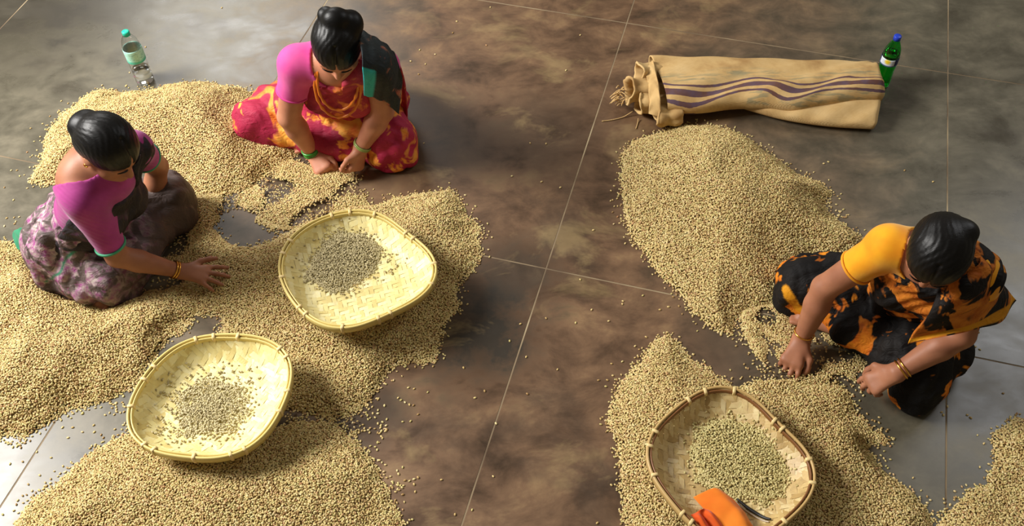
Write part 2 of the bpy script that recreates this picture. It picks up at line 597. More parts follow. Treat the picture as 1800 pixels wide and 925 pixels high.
# ------------------------------------------------------------------ signed-distance modelling for bodies and cloth
class Vol:
    def __init__(s, lo, hi, h):
        s.lo = np.asarray(lo, float); s.h = h
        s.n = np.ceil((np.asarray(hi) - s.lo) / h).astype(int) + 1
        s.ax = [(s.lo[i] + np.arange(s.n[i]) * h).astype(np.float32) for i in range(3)]
        s.D = np.full(s.n, 0.5, np.float32)

    def copy(s):
        v = Vol.__new__(Vol); v.lo, v.h, v.n, v.ax = s.lo, s.h, s.n, s.ax; v.D = s.D.copy(); return v

    def blank(s):
        v = s.copy(); v.D[:] = 0.5; return v

    def block(s, lo, hi):
        a = np.clip(np.floor((np.asarray(lo) - s.lo) / s.h).astype(int), 0, s.n)
        b = np.clip(np.ceil((np.asarray(hi) - s.lo) / s.h).astype(int) + 1, 0, s.n)
        sl = tuple(slice(a[i], b[i]) for i in range(3))
        return sl, (s.ax[0][sl[0]][:, None, None], s.ax[1][sl[1]][None, :, None], s.ax[2][sl[2]][None, None, :])

    def grid(s):
        return s.ax[0][:, None, None], s.ax[1][None, :, None], s.ax[2][None, None, :]

    def merge(s, sl, d, k):
        a = s.D[sl]
        if k > 0:
            hh = np.maximum(k - np.abs(a - d), 0) / k
            s.D[sl] = np.minimum(a, d) - hh * hh * k * 0.25
        else:
            s.D[sl] = np.minimum(a, d)

    def cone(s, a, b, ra, rb, k=0.02, cut=None, squash=None, pad=0.045):
        """tapered limb with round ends; cut=(point, direction) trims it flat"""
        a, b = np.asarray(a, float), np.asarray(b, float)
        r = max(ra, rb) + pad + k
        sl, (X, Y, Z) = s.block(np.minimum(a, b) - r, np.maximum(a, b) + r)
        ba = b - a; l2 = ba @ ba
        px, py, pz = X - a[0], Y - a[1], Z - a[2]
        t = np.clip((px * ba[0] + py * ba[1] + pz * ba[2]) / l2, 0, 1)
        dx, dy, dz = px - t * ba[0], py - t * ba[1], pz - t * ba[2]
        if squash is not None:
            ax, q = squash
            w = dx * ax[0] + dy * ax[1] + dz * ax[2]
            dd = np.sqrt(np.maximum(dx * dx + dy * dy + dz * dz + (q * q - 1) * w * w, 0))
        else:
            dd = np.sqrt(dx * dx + dy * dy + dz * dz)
        ts = t * t * (3 - 2 * t) * 0.5 + t * 0.5
        d = dd - (ra + (rb - ra) * ts)
        if cut is not None:
            c, n = cut
            d = np.maximum(d, (X - c[0]) * n[0] + (Y - c[1]) * n[1] + (Z - c[2]) * n[2])
        s.merge(sl, d.astype(np.float32), k)

    def ell(s, c, axes, radii, k=0.02, sub=False, pad=0.045):
        c = np.asarray(c, float); r = np.asarray(radii, float)
        m = r.max() + pad + k
        sl, (X, Y, Z) = s.block(c - m, c + m)
        x, y, z = X - c[0], Y - c[1], Z - c[2]
        q = [(x * a[0] + y * a[1] + z * a[2]) for a in axes]
        k0 = np.sqrt(sum((q[i] / r[i]) ** 2 for i in range(3)))
        k1 = np.sqrt(sum((q[i] / r[i] ** 2) ** 2 for i in range(3))) + 1e-6
        d = (k0 * (k0 - 1) / k1)
        if sub:
            a = s.D[sl]; d = -d
            hh = np.maximum(k - np.abs(a - d), 0) / max(k, 1e-6)
            s.D[sl] = np.maximum(a, d) + hh * hh * k * 0.25
        else:
            s.merge(sl, d.astype(np.float32), k)

    def mesh(s, name):
        D = s.D
        sg = D < 0
        n = D.shape
        c = np.zeros((n[0] - 1, n[1] - 1, n[2] - 1), np.uint8)
        for i in (0, 1):
            for j in (0, 1):
                for k in (0, 1):
                    c += sg[i:n[0] - 1 + i, j:n[1] - 1 + j, k:n[2] - 1 + k]
        act = (c > 0) & (c < 8)
        ids = np.argwhere(act)
        idm = np.full(act.shape, -1, np.int32); idm[act] = np.arange(len(ids))
        acc = np.zeros((len(ids), 3)); cnt = np.zeros(len(ids))
        cor = [(i, j, k) for i in (0, 1) for j in (0, 1) for k in (0, 1)]
        val = {q: D[ids[:, 0] + q[0], ids[:, 1] + q[1], ids[:, 2] + q[2]] for q in cor}
        for q in cor:
            for ax in range(3):
                if q[ax] == 0:
                    w = list(q); w[ax] = 1; w = tuple(w)
                    a, b = val[q], val[w]
                    m = (a < 0) != (b < 0)
                    t = np.where(m, a / np.where(m, a - b, 1), 0)
                    p = np.tile(np.array(q, float), (len(ids), 1)); p[:, ax] += t
                    acc += p * m[:, None]; cnt += m
        V = s.lo + (ids + acc / cnt[:, None]) * s.h
        Fs = []
        for ax in range(3):
            o1, o2 = (ax + 1) % 3, (ax + 2) % 3
            sl0 = [slice(None)] * 3; sl1 = [slice(None)] * 3
            sl0[ax] = slice(0, -1); sl1[ax] = slice(1, None)
            for o in (o1, o2):
                sl0[o] = slice(1, -1); sl1[o] = slice(1, -1)
            A, B = sg[tuple(sl0)], sg[tuple(sl1)]
            e = np.argwhere(A != B)
            if not len(e): continue
            fl = A[tuple(e.T)]
            e = e.copy(); e[:, o1] += 1; e[:, o2] += 1

            def cell(d1, d2):
                q = e.copy(); q[:, o1] -= d1; q[:, o2] -= d2
                return idm[tuple(q.T)]
            quad = np.stack([cell(1, 1), cell(0, 1), cell(0, 0), cell(1, 0)], -1)
            quad[~fl] = quad[~fl][:, ::-1]
            Fs.append(quad)
        Q = np.vstack(Fs)
        Q = Q[(Q >= 0).all(1)]
        return V, Q


def vol_mesh(vol, name, mat, root, attrs=None):
    V, Q = vol.mesh(name)
    me = mesh_np(name, V, Q)
    if attrs:
        for k, f in attrs.items():
            attr(me, k, f(V))
    return put(name, me, mat, root)


def smax(a, b, k):
    hh = np.maximum(k - np.abs(a - b), 0) / k
    return np.maximum(a, b) + hh * hh * k * 0.25


def hand_prims(W, d, up, side, curl, spread=0.12, thumb=0.6, s=1.0, fl=1.0):
    """W wrist, d direction of the fingers, up back-of-hand normal, side +1: thumb towards cross(d,up)*side.
    curl: four (a,b,c) bends. Returns tapered pieces (a,b,ra,rb,k) of one continuous hand"""
    d = nrm(d); up = nrm(up - d * np.dot(up, d)); lat = nrm(np.cross(d, up)) * side
    out = []
    pl = 0.082 * s
    for q in (-0.022, -0.006, 0.010, 0.024):
        out.append((W + lat * q * 0.6 * s, W + d * pl + lat * q * 1.15 * s, 0.0145 * s, 0.0125 * s, 0.016))
    L = [0.068, 0.076, 0.070, 0.056]
    offs = [0.031, 0.0105, -0.010, -0.029]
    rad = [0.0088, 0.0090, 0.0086, 0.0076]
    for i in range(4):
        p = W + d * pl * (1.0 - 0.06 * abs(i - 1.2)) + lat * offs[i] * s
        yaw = spread * (1.4 - i)
        dd = nrm(d * math.cos(yaw) + lat * math.sin(yaw))
        ang = 0.0
        r = rad[i] * s
        for j, fr in enumerate((0.46, 0.30, 0.24)):
            ang += curl[i][j]
            v = dd * math.cos(ang) - up * math.sin(ang)
            q = p + v * L[i] * fr * s * fl
            out.append((p, q, r, r * 0.90, 0.006 if j else 0.010))
            p = q; r *= 0.90
    # thumb leaves the side of the palm near its base
    p = W + d * 0.022 * s + lat * 0.024 * s
    v1 = nrm(d * 0.70 + lat * (0.85 - 0.25 * thumb) - up * 0.25 * thumb)
    v2 = nrm(d * 0.95 + lat * (0.62 - 0.75 * thumb) - up * 0.45 * thumb)
    v3 = nrm(d * 0.95 + lat * (0.42 - 1.0 * thumb) - up * 0.5 * thumb)
    q1 = p + v1 * 0.040 * s; q2 = q1 + v2 * 0.032 * s; q3 = q2 + v3 * 0.024 * s
    out += [(p, q1, 0.0145 * s, 0.0115 * s, 0.012), (q1, q2, 0.0108 * s, 0.0098 * s, 0.006), (q2, q3, 0.0098 * s, 0.0082 * s, 0.006)]
    return out


def torus_mesh(name, c, axis, R, r, n=36, m=10, twist=0.0, seg=0):
    axis = nrm(axis)
    u = nrm(np.cross(axis, [0.3, 0.5, 0.8])); v = np.cross(axis, u)
    V, Fc = [], []
    for i in range(n):
        a = 2 * PI * i / n
        rad = u * math.cos(a) + v * math.sin(a)
        rr = r * (1 + (0.35 * math.sin(seg * a) if seg else 0))
        for j in range(m):
            b = 2 * PI * j / m
            V.append(c + rad * (R + rr * math.cos(b)) + axis * (r * 1.25 * math.sin(b)))
    for i in range(n):
        for j in range(m):
            Fc.append((i * m + j, ((i + 1) % n) * m + j, ((i + 1) % n) * m + (j + 1) % m, i * m + (j + 1) % m))
    return mesh_np(name, V, np.array(Fc)[:, ::-1])


def tube_mesh(name, pts, rad, m=8, caps=True):
    pts = [np.asarray(p, float) for p in pts]
    rad = rad if hasattr(rad, '__len__') else [rad] * len(pts)
    V, Fc = [], []
    t0 = nrm(pts[1] - pts[0]); u = nrm(np.cross(t0, [0.31, 0.52, 0.8]))
    for i, p in enumerate(pts):
        t = nrm(pts[min(i + 1, len(pts) - 1)] - pts[max(i - 1, 0)])
        u = nrm(u - t * (u @ t)); v = np.cross(t, u)
        for j in range(m):
            a = 2 * PI * j / m
            V.append(p + (u * math.cos(a) + v * math.sin(a)) * rad[i])
    n = len(pts)
    for i in range(n - 1):
        for j in range(m):
            Fc.append((i * m + j, i * m + (j + 1) % m, (i + 1) * m + (j + 1) % m, (i + 1) * m + j))
    if caps:
        Fc.append(tuple(range(m))[::-1]); Fc.append(tuple((n - 1) * m + j for j in range(m)))
    return mesh_np(name, V, [tuple(f) for f in Fc])


def catmull(P, n):
    """dense open curve through control points along axis 0"""
    P = np.asarray(P, float)
    m = len(P)
    t = np.linspace(0, m - 1, n)
    i = np.clip(t.astype(int), 0, m - 2); f = (t - i)
    f = f.reshape((-1,) + (1,) * (P.ndim - 1))
    p0, p1, p2, p3 = P[np.maximum(i - 1, 0)], P[i], P[i + 1], P[np.minimum(i + 2, m - 1)]
    return 0.5 * (2 * p1 + (p2 - p0) * f + (2 * p0 - 5 * p1 + 4 * p2 - p3) * f ** 2 + (3 * p1 - p0 - 3 * p2 + p3) * f ** 3)


def sheet_mesh(name, ctrl, nu, nv, thick, ripple=0.0, rf=(30, 7), seed=0):
    """cloth through a grid of control points, with real thickness. returns mesh, u, v per vertex"""
    G = np.asarray(ctrl, float)
    G = catmull(G, nu)
    G = catmull(G.transpose(1, 0, 2), nv).transpose(1, 0, 2)
    du = np.gradient(G, axis=0); dv = np.gradient(G, axis=1)
    N = np.cross(du, dv); N /= np.linalg.norm(N, axis=2)[..., None] + 1e-9
    U, Vv = np.meshgrid(np.linspace(0, 1, nu), np.linspace(0, 1, nv), indexing='ij')
    if ripple:
        w = np.sin(rf[0] * Vv + 2.2 * np.sin(rf[1] * U + seed) + seed) * 0.6 + np.sin(rf[0] * 0.47 * Vv + 3 * U + seed * 2) * 0.4
        G = G + N * (ripple * w)[..., None]
    top, bot = G + N * thick / 2, G - N * thick / 2
    V = np.vstack([top.reshape(-1, 3), bot.reshape(-1, 3)])
    K = nu * nv
    id_ = np.arange(K).reshape(nu, nv)
    q = np.stack([id_[:-1, :-1], id_[1:, :-1], id_[1:, 1:], id_[:-1, 1:]], -1).reshape(-1, 4)
    Fc = [q, q[:, ::-1] + K]
    for e in (id_[0, :], id_[-1, ::-1], id_[::-1, 0], id_[:, -1]):
        Fc.append(np.stack([e[:-1], e[1:], e[1:] + K, e[:-1] + K], -1))
    return mesh_np(name, V, np.vstack(Fc)), np.r_[U.ravel(), U.ravel()], np.r_[Vv.ravel(), Vv.ravel()]


def folds(X, Y, Z, seed, f=45.0):
    """gathered cloth: sharp-ish folds running in a few directions, about -1..1"""
    r = np.random.default_rng(seed)
    v = 0
    for i in range(5):
        k = nrm(r.normal(0, 1, 3)) * f * r.uniform(0.5, 1.3)
        ph = r.uniform(0, 6.28)
        w = nrm(r.normal(0, 1, 3)) * f * 0.35
        v = v + np.sin(k[0] * X + k[1] * Y + k[2] * Z + ph + 1.3 * np.sin(w[0] * X + w[1] * Y + w[2] * Z))
    return v / 3.0


# ------------------------------------------------------------------ people
def make_person(p):
    """cross-legged seated woman; every joint is a point in the hall"""
    rs, ls, re, le, rw, lw = (np.array(p[k]) for k in ('rs', 'ls', 're', 'le', 'rw', 'lw'))
    pel, rk, lk = (np.array(p[k]) for k in ('pel', 'rk', 'lk'))
    pl = p.get('plump', 1.0)
    ms = (rs + ls) / 2
    us = nrm(ms - pel); L = np.linalg.norm(ms - pel)
    lat = ls - rs; lat = nrm(lat - us * (lat @ us))
    ft = np.cross(lat, us)
    ground_f = nrm([ft[0], ft[1], 0])
    root = empty('person', (pel[0], pel[1], 0), p['label'], 'person', p.get('group'))
    hc = np.array(p['head']); fh = nrm(p['face'])
    lh = lat - fh * (lat @ fh) if 'hlat' not in p else np.array(p['hlat']) - fh * (np.array(p['hlat']) @ fh)
    lh = nrm(lh); uh = np.cross(fh, lh)
    if uh @ np.array([0, 0, 1]) + uh @ us * 0.3 < 0: pass
    allp = np.array([rs, ls, re, le, rw, lw, pel, rk, lk, hc])
    lo = allp.min(0) - 0.26; hi = allp.max(0) + 0.26
    lo[2] = -0.06
    hs = p.get('hs', 1.0)

    # --- torso alone, reused for the clothes
    T = Vol(lo, hi, 0.006)
    T.ell(pel + us * 0.02, (lat, ft, us), (0.165 * pl, 0.125 * pl, 0.125), 0.03)
    T.ell(pel + us * L * 0.34 + ft * 0.012, (lat, ft, us), (0.142 * pl, 0.112 * pl, 0.15), 0.05)
    T.ell(pel + us * L * 0.70, (lat, ft, us), (0.142 * pl, 0.098 * pl, 0.15), 0.06)
    for sgn in (-1, 1):
        T.ell(pel + us * L * 0.66 + lat * sgn * 0.065 + ft * 0.078 * pl, (lat, ft, us), (0.062, 0.056, 0.06), 0.035)
    T.cone(rs, ls, 0.054 * pl, 0.054 * pl, 0.05)
    hb = p.get('hump', (0.02, 0.035, 0.070, 0.085))
    T.ell(ms - ft * hb[0] - us * hb[1], (lat, ft, us), (0.135 * pl, hb[2], hb[3]), 0.05)
    nb = ms + us * 0.035 + ft * 0.005
    ntop = hc - uh * 0.055 - fh * 0.03
    T.cone(ms - us * 0.01, nb * 0.6 + ntop * 0.4, 0.070, 0.052, 0.05)

    # --- body: one continuous surface
    h = p.get('h', 0.005)
    B = Vol(lo, hi, h)
    sl, (X, Y, Z) = B.block(lo, hi)
    # resample torso by rebuilding it slimmer under the clothes
    B.ell(pel + us * 0.02, (lat, ft, us), (0.150 * pl, 0.11 * pl, 0.11), 0.03)
    B.ell(pel + us * L * 0.34 + ft * 0.012, (lat, ft, us), (0.136 * pl, 0.106 * pl, 0.15), 0.05)
    B.ell(pel + us * L * 0.70, (lat, ft, us), (0.137 * pl, 0.093 * pl, 0.15), 0.06)
    B.cone(rs, ls, 0.051 * pl, 0.051 * pl, 0.05)
    B.ell(ms - ft * hb[0] - us * hb[1], (lat, ft, us), (0.132 * pl, hb[2] - .003, hb[3] - .002), 0.05)
    B.cone(ms - us * 0.01, nb * 0.6 + ntop * 0.4, 0.066, 0.050, 0.05)
    B.cone(nb, ntop, 0.050, 0.047, 0.03)
    ar = p.get('arm', 1.0)
    for s_, e_, w_ in ((rs, re, rw), (ls, le, lw)):
        B.cone(s_, e_, 0.050 * ar, 0.039 * ar, 0.035)
        mid = e_ * 0.68 + w_ * 0.32
        B.cone(e_, mid, 0.039 * ar, 0.039 * ar, 0.012)
        B.cone(mid, w_, 0.039 * ar, 0.0255 * ar, 0.012)
    hips = (pel - lat * 0.085, pel + lat * 0.085)
    an = p.get('ankles') or (pel + ground_f * 0.24 + lat * 0.05, pel + ground_f * 0.19 - lat * 0.05)
    an = [np.array([a[0], a[1], 0.055]) for a in an]
    for hp, kn, a in ((hips[0], rk, an[0]), (hips[1], lk, an[1])):
        B.cone(hp, kn, 0.082, 0.058, 0.03)
        B.cone(kn, a, 0.056, 0.036, 0.015)
    toes = p.get('toes') or (an[0] + lat * 0.11 - ground_f * 0.01, an[1] - lat * 0.11 + ground_f * 0.0)
    for a, t in zip(an, toes):
        t = np.array([t[0], t[1], 0.028])
        B.cone(a - np.array([0, 0, .012]), t, 0.036, 0.022, 0.015)
        d = nrm(t - a); sd = nrm(np.cross(d, [0, 0, 1]))
        for q in range(5):
            B.cone(t + sd * (q - 2) * 0.014, t + sd * (q - 2) * 0.0155 + d * (0.03 - abs(q - 1.2) * 0.004), 0.010, 0.0085, 0.006)
    # head
    B.ell(hc + fh * -0.008 + uh * 0.012, (lh, fh, uh), (0.074, 0.093, 0.088), 0.02)
    B.ell(hc + fh * 0.028 - uh * 0.050, (lh, fh, uh), (0.058, 0.060, 0.062), 0.035)
    B.ell(hc + fh * 0.052 - uh * 0.098, (lh, fh, uh), (0.026, 0.024, 0.018), 0.03)       # chin
    B.cone(hc + fh * 0.083 - uh * 0.008, hc + fh * 0.108 - uh * 0.043, 0.0085, 0.0125, 0.012)   # nose
    for sgn in (-1, 1):
        B.ell(hc + fh * 0.096 - uh * 0.046 + lh * sgn * 0.012, (lh, fh, uh), (0.009, 0.010, 0.008), 0.006)
        B.cone(hc + fh * 0.080 + uh * 0.006 + lh * sgn * 0.014, hc + fh * 0.066 + uh * 0.006 + lh * sgn * 0.052, 0.008, 0.007, 0.012)   # brow
        B.ell(hc + fh * 0.088 - uh * 0.014 + lh * sgn * 0.032, (lh, fh, uh), (0.017, 0.010, 0.010), 0.012, sub=True)
        B.ell(hc + fh * 0.068 - uh * 0.016 + lh * sgn * 0.032, (lh, fh, uh), (0.0145, 0.0125, 0.0125), 0.004)   # lowered lid
        B.ell(hc + fh * 0.056 - uh * 0.040 + lh * sgn * 0.044, (lh, fh, uh), (0.02, 0.02, 0.016), 0.025)       # cheek
        ec = hc - fh * 0.006 - uh * 0.022 + lh * sgn * 0.077
        B.ell(ec, (lh, nrm(fh - lh * sgn * 0.3), uh), (0.008, 0.018, 0.030), 0.006)                            # ear
        B.ell(ec - uh * 0.026 + fh * 0.004, (lh, fh, uh), (0.006, 0.009, 0.009), 0.006)
    B.ell(hc + fh * 0.086 - uh * 0.071, (lh, fh, uh), (0.022, 0.010, 0.0058), 0.006)
    B.ell(hc + fh * 0.084 - uh * 0.081, (lh, fh, uh), (0.019, 0.010, 0.0066), 0.006)
    for hd, w_, e_ in ((p['rhand'], rw, re), (p['lhand'], lw, le)):
        d = nrm(hd['d'])
        B.cone(w_, w_ + d * 0.02, 0.0255 * ar, 0.021 * hs, 0.015, squash=(nrm(hd['up']), 1.25))
        for a, b, ra, rb, k in hand_prims(w_ + d * 0.006, d, np.array(hd['up'], float), hd['side'], hd['curl'], hd.get('spread', 0.1), hd.get('thumb', 0.6), hs, hd.get('fl', 1.0)):
            B.cone(a, b, ra, rb, k, pad=0.02)

    def lips(V):
        q = V - (hc + fh * 0.088 - uh * 0.076)
        return np.exp(-((q @ lh) / 0.022) ** 2 - ((q @ uh) / 0.009) ** 2 - ((q @ fh) / 0.02) ** 2)
    vol_mesh(B, 'body', p['skin'], root, {'lip': lips})

    # --- hair: cap over the skull with a hairline, parting and a knot
    Hh = Vol(hc - 0.2, hc + 0.2, 0.0045)
    Hh.ell(hc + fh * -0.014 + uh * 0.016, (lh, fh, uh), (0.086, 0.102, 0.096), 0.02)
    Hh.ell(hc - fh * 0.05 - uh * 0.03, (lh, fh, uh), (0.072, 0.062, 0.07), 0.03)
    X, Y, Z = Hh.grid()
    qx, qy, qz = X - hc[0], Y - hc[1], Z - hc[2]
    a_l = qx * lh[0] + qy * lh[1] + qz * lh[2]
    a_f = qx * fh[0] + qy * fh[1] + qz * fh[2]
    a_u = qx * uh[0] + qy * uh[1] + qz * uh[2]
    ph = np.arctan2(a_l, a_u + 0.06)
    strand = 0.0007 * np.sin(ph * 46 + 9 * np.sin(a_f * 30)) + 0.0005 * np.sin(ph * 83 + 40 * a_f)
    part = 0.006 * np.exp(-(a_l / 0.006) ** 2) * (a_f > 0.0)
    Hh.D += strand + part
    hl = a_f * 0.80 - a_u * 0.60 - p.get('hairline', 0.050) + 2.0 * a_l * a_l
    neck = -a_u - 0.075 + 0.0 * a_f
    Hh.D = smax(smax(Hh.D, hl.astype(np.float32), 0.012), neck.astype(np.float32), 0.02)
    for bc, br in p['buns']:
        c_ = hc + lh * bc[0] + fh * bc[1] + uh * bc[2]
        Hh.ell(c_, (lh, fh, uh), br, 0.014)
    r_ = np.random.default_rng(int(abs(hc[0]) * 1000))
    Hh.D += (0.0008 * folds(X, Y, Z, int(abs(hc[0]) * 100), 60)).astype(np.float32)
    vol_mesh(Hh, 'hair', HAIR, root)
    # brows and lashes
    for sgn in (-1, 1):
        pts = [hc + fh * (0.0905 - 0.012 * t * t) + uh * (0.008 + 0.007 * math.sin(t * 2.4)) + lh * sgn * (0.015 + 0.036 * t) for t in np.linspace(0, 1, 6)]
        put('eyebrow', tube_mesh('eyebrow', pts, [0.0022, 0.003, 0.003, 0.0026, 0.002, 0.0012], 6), HAIR, root)
        pts = [hc + fh * (0.0812 - 0.010 * (t - 0.4) ** 2 * 4) - uh * (0.0225 - 0.003 * math.sin(t * PI) * -1) + lh * sgn * (0.019 + 0.026 * t) for t in np.linspace(0, 1, 6)]
        put('eyelash', tube_mesh('eyelash', pts, 0.0013, 6), HAIR, root)
        if p.get('earring'):
            put('earring', torus_mesh('earring', hc + fh * 0.0 - uh * 0.054 + lh * sgn * 0.082, lh, 0.0065, 0.0022, 16, 6), GOLD, root)

    # --- blouse
    Bl = T.copy()
    X, Y, Z = Bl.grid()
    def tc(o): return (X - o[0], Y - o[1], Z - o[2])
    dx, dy, dz = tc(pel)
    cu = (dx * us[0] + dy * us[1] + dz * us[2]).astype(np.float32)
    ca = (dx * lat[0] + dy * lat[1] + dz * lat[2]).astype(np.float32)
    cf = (dx * ft[0] + dy * ft[1] + dz * ft[2]).astype(np.float32)
    Bl.D -= 0.005
    Bl.D = np.maximum(Bl.D, p.get('blouse_hem', 0.50) * L - cu)
    for s_, e_, st in ((rs, re, p['sleeve']), (ls, le, p.get('sleeve_left', p['sleeve']))):
        d = nrm(e_ - s_)
        cut = s_ + (e_ - s_) * st
        Bl.cone(s_, e_, 0.057 * ar, 0.047 * ar, 0.03, cut=(cut, d))
    wr = folds(X, Y, Z, 5, 60).astype(np.float32) * 0.0016
    Bl.D += wr
    # neckline: scooped in front and behind
    nk = p.get('neck', (0.075, 0.10, 0.085))
    off = p.get('neck_off', (0, -0.03, 0.035))
    nc = ms + lat * off[0] + ft * off[1] + us * off[2]
    Bl.ell(nc, (lat, ft, us), nk, 0.004, sub=True)
    vol_mesh(Bl, 'blouse', p['blouse'], root)
    if p.get('cuff'):
        for s_, e_, st in ((rs, re, p['sleeve']), (ls, le, p.get('sleeve_left', p['sleeve']))):
            d = nrm(e_ - s_)
            put('sleeve_border', torus_mesh('sleeve_border', s_ + (e_ - s_) * (st - 0.01), d, 0.0495 * ar + (0.9 - st) * 0.0105, p.get('cuff_r', 0.0042), 36, 8), p['cuff'], root)

    # --- sari skirt over hips and legs
    Sk = Vol(lo, hi, 0.006)
    fl = p.get('flare', 1.0)
    Sk.ell(pel + np.array([0, 0, -0.02]), (lat, ground_f, np.array([0, 0, 1.0])), (0.205 * pl * fl, 0.165 * pl * min(fl, 1), 0.15), 0.04)
    Sk.ell(pel + us * L * p.get('waist_u', 0.26) + ft * 0.01, (lat, ft, us), (0.160 * pl, 0.132 * pl, p.get('waist_h', 0.12)), 0.06)
    for hp, kn, a in ((hips[0], rk, an[0]), (hips[1], lk, an[1])):
        Sk.cone(hp, kn, 0.115 * pl, 0.082, 0.06)
        Sk.cone(kn, kn * 0.25 + a * 0.75, 0.082, 0.062, 0.05)
        g = np.array([kn[0], kn[1], 0.045])
        Sk.cone(g, np.array([hp[0], hp[1], 0.05]), 0.085, 0.12, 0.05)
        Sk.cone(g, a * 0.8 + g * 0.2, 0.075, 0.055, 0.05)
    Sk.ell(pel + ground_f * 0.17 + np.array([0, 0, -0.05]), (lat, ground_f, np.array([0, 0, 1.0])), (0.20, 0.13, 0.075), 0.06)
    for a, b, ra, rb in p.get('skirt_extra', ()):
        Sk.cone(np.array(a), np.array(b), ra, rb, 0.05)
    X, Y, Z = Sk.grid()
    # gathers run out from the waist over the thighs, plus broken creases
    gx, gy = X - pel[0], Y - pel[1]
    ang = np.arctan2(gx * lat[0] + gy * lat[1], gx * ground_f[0] + gy * ground_f[1])
    rad = np.sqrt(gx * gx + gy * gy)
    gather = np.sin(ang * 13 + 1.6 * np.sin(rad * 22 + p['seed'])) * np.clip(rad / 0.2, 0, 1)
    fo = folds(X, Y, Z, p['seed'], 34)
    Sk.D += (gather * 0.0065 + (1 - np.abs(fo)) * 0.016 + (1 - np.abs(folds(X, Y, Z, p['seed'] + 7, 75))) * 0.006 - 0.013).astype(np.float32)
    Sk.D = smax(Sk.D, (0.004 - Z + 0 * X + 0 * Y).astype(np.float32), 0.012)
    def border_w(V):
        """edge band woven along lines drawn on the draped surface"""
        b = np.zeros(len(V))
        cp = np.array([0, 0, CAM_H])
        for pts, w in p.get('skirt_border', ()):
            Q = []
            for x, y in catmull(np.array(pts, float), 14):
                d = nrm(at(x, y) - cp)
                t = (V - cp) @ d
                off = np.linalg.norm(V - cp - t[:, None] * d, axis=1)
                c_ = np.where(off < 0.012)[0]
                if len(c_): Q.append(V[c_[np.argmin(t[c_])]])
            for P0, P1 in zip(Q[:-1], Q[1:]):
                e = P1 - P0
                t = np.clip(((V - P0) @ e) / (e @ e + 1e-9), 0, 1)
                b = np.maximum(b, np.clip((w - np.linalg.norm(V - P0 - t[:, None] * e, axis=1)) / 0.006 + 0.5, 0, 1))
        return b
    vol_mesh(Sk, 'sari_skirt', p['sari'], root, {'border': border_w, 'zone': p.get('zone', lambda V: np.ones(len(V)))})

    # --- sari drape across the chest and over the left shoulder
    Dr = T.copy()
    Dr.D -= 0.015
    X, Y, Z = Dr.grid()
    fo = folds(X, Y, Z, p['seed'] + 3, 40)
    diag = np.sin((cu * 0.8 - ca * 0.75) * 150 + 1.5 * np.sin(cf * 30 + ca * 25))
    Dr.D += (diag * 0.0028 + (1 - np.abs(fo)) * 0.008 - 0.004).astype(np.float32)
    du, sl_ = p.get('drape_u', 0.36) * 1.0, p.get('drape_s', 1.15)
    top = cu - (du + sl_ * (ca + 0.14))                      # below the line from right underarm to left neck
    low = 0.22 * L - cu
    inner = -(ca - p.get('drape_in', 0.035)) * 0.8           # over the shoulder only beside the neck
    over = np.where(cu > L * np.where(cf > 0.0, p.get('drape_top', 0.94), 0.80), inner, -0.3)
    reg = np.maximum(np.maximum(top, low), over).astype(np.float32)
    if p.get('back_bare', False):
        back = np.where(cu > p.get('back_u', 0.5) * L, -cf - 0.0 - p.get('back_cut', 0.0), -0.3).astype(np.float32)
        reg = np.maximum(reg, back)
    else:
        back = np.where(cf < -0.01, cu - (0.30 + 2.6 * (ca - 0.0)), -0.3)
        reg = np.maximum(reg, back).astype(np.float32)
    armcut = ca - (p.get('drape_out', 0.175))
    reg = np.maximum(reg, armcut)
    Dr.D = smax(Dr.D, reg, 0.006)
    # hollow it so it is a cloth, not a block
    def bd(V):
        q = V - pel
        u, a, f = q @ us, q @ lat, q @ ft
        t = u - (du + sl_ * (a + 0.14))
        return np.clip((t + p.get('drape_border', 0.0)) / 0.004, 0, 1) * (f > 0) if p.get('drape_border') else np.zeros(len(V))
    vol_mesh(Dr, 'sari_drape', p.get('drape_mat', p['sari']), root, {'border': bd, 'zone': lambda V: np.ones(len(V))})
    return dict(root=root, us=us, lat=lat, ft=ft, pel=pel, ms=ms, L=L, hc=hc, fh=fh, uh=uh, lh=lh, gf=ground_f)


def bangle(P, at_, axis, R, r, mat, label=None, n=1, gap=0.008, seg=0):
    for i in range(n):
        o = put('bangle', torus_mesh('bangle', np.array(at_) + nrm(axis) * gap * (i - (n - 1) / 2), axis, R, r, 40, 8, seg=seg), mat, P['root'])
        if label: o['label'] = label


def joint(a, x, y, L, pick=0):
    """the point on the sight line through pixel (x, y) that lies a bone's length L from joint a (lower one first)"""
    zs = np.arange(0.03, 0.9, 0.002)
    Pz = np.array([at(x, y, z) for z in zs])
    d = np.linalg.norm(Pz - a, axis=1) - L
    sg = np.where(np.diff(np.sign(d)))[0]
    i = sg[min(pick, len(sg) - 1)] if len(sg) else int(np.argmin(abs(d)))
    return Pz[i]


Zv = np.array([0, 0, 1.0])
relaxed = [(0.35, 0.45, 0.35), (0.40, 0.50, 0.40), (0.48, 0.55, 0.40), (0.55, 0.55, 0.40)]
fist = [(0.75, 0.9, 0.6), (0.95, 1.1, 0.7), (1.05, 1.2, 0.8), (1.15, 1.2, 0.8)]
pinch = [(0.55, 0.75, 0.35), (0.75, 0.85, 0.5), (0.95, 1.0, 0.6), (1.1, 1.1, 0.7)]
flat = [(0.10, 0.15, 0.12), (0.08, 0.16, 0.12), (0.10, 0.18, 0.14), (0.14, 0.2, 0.15)]

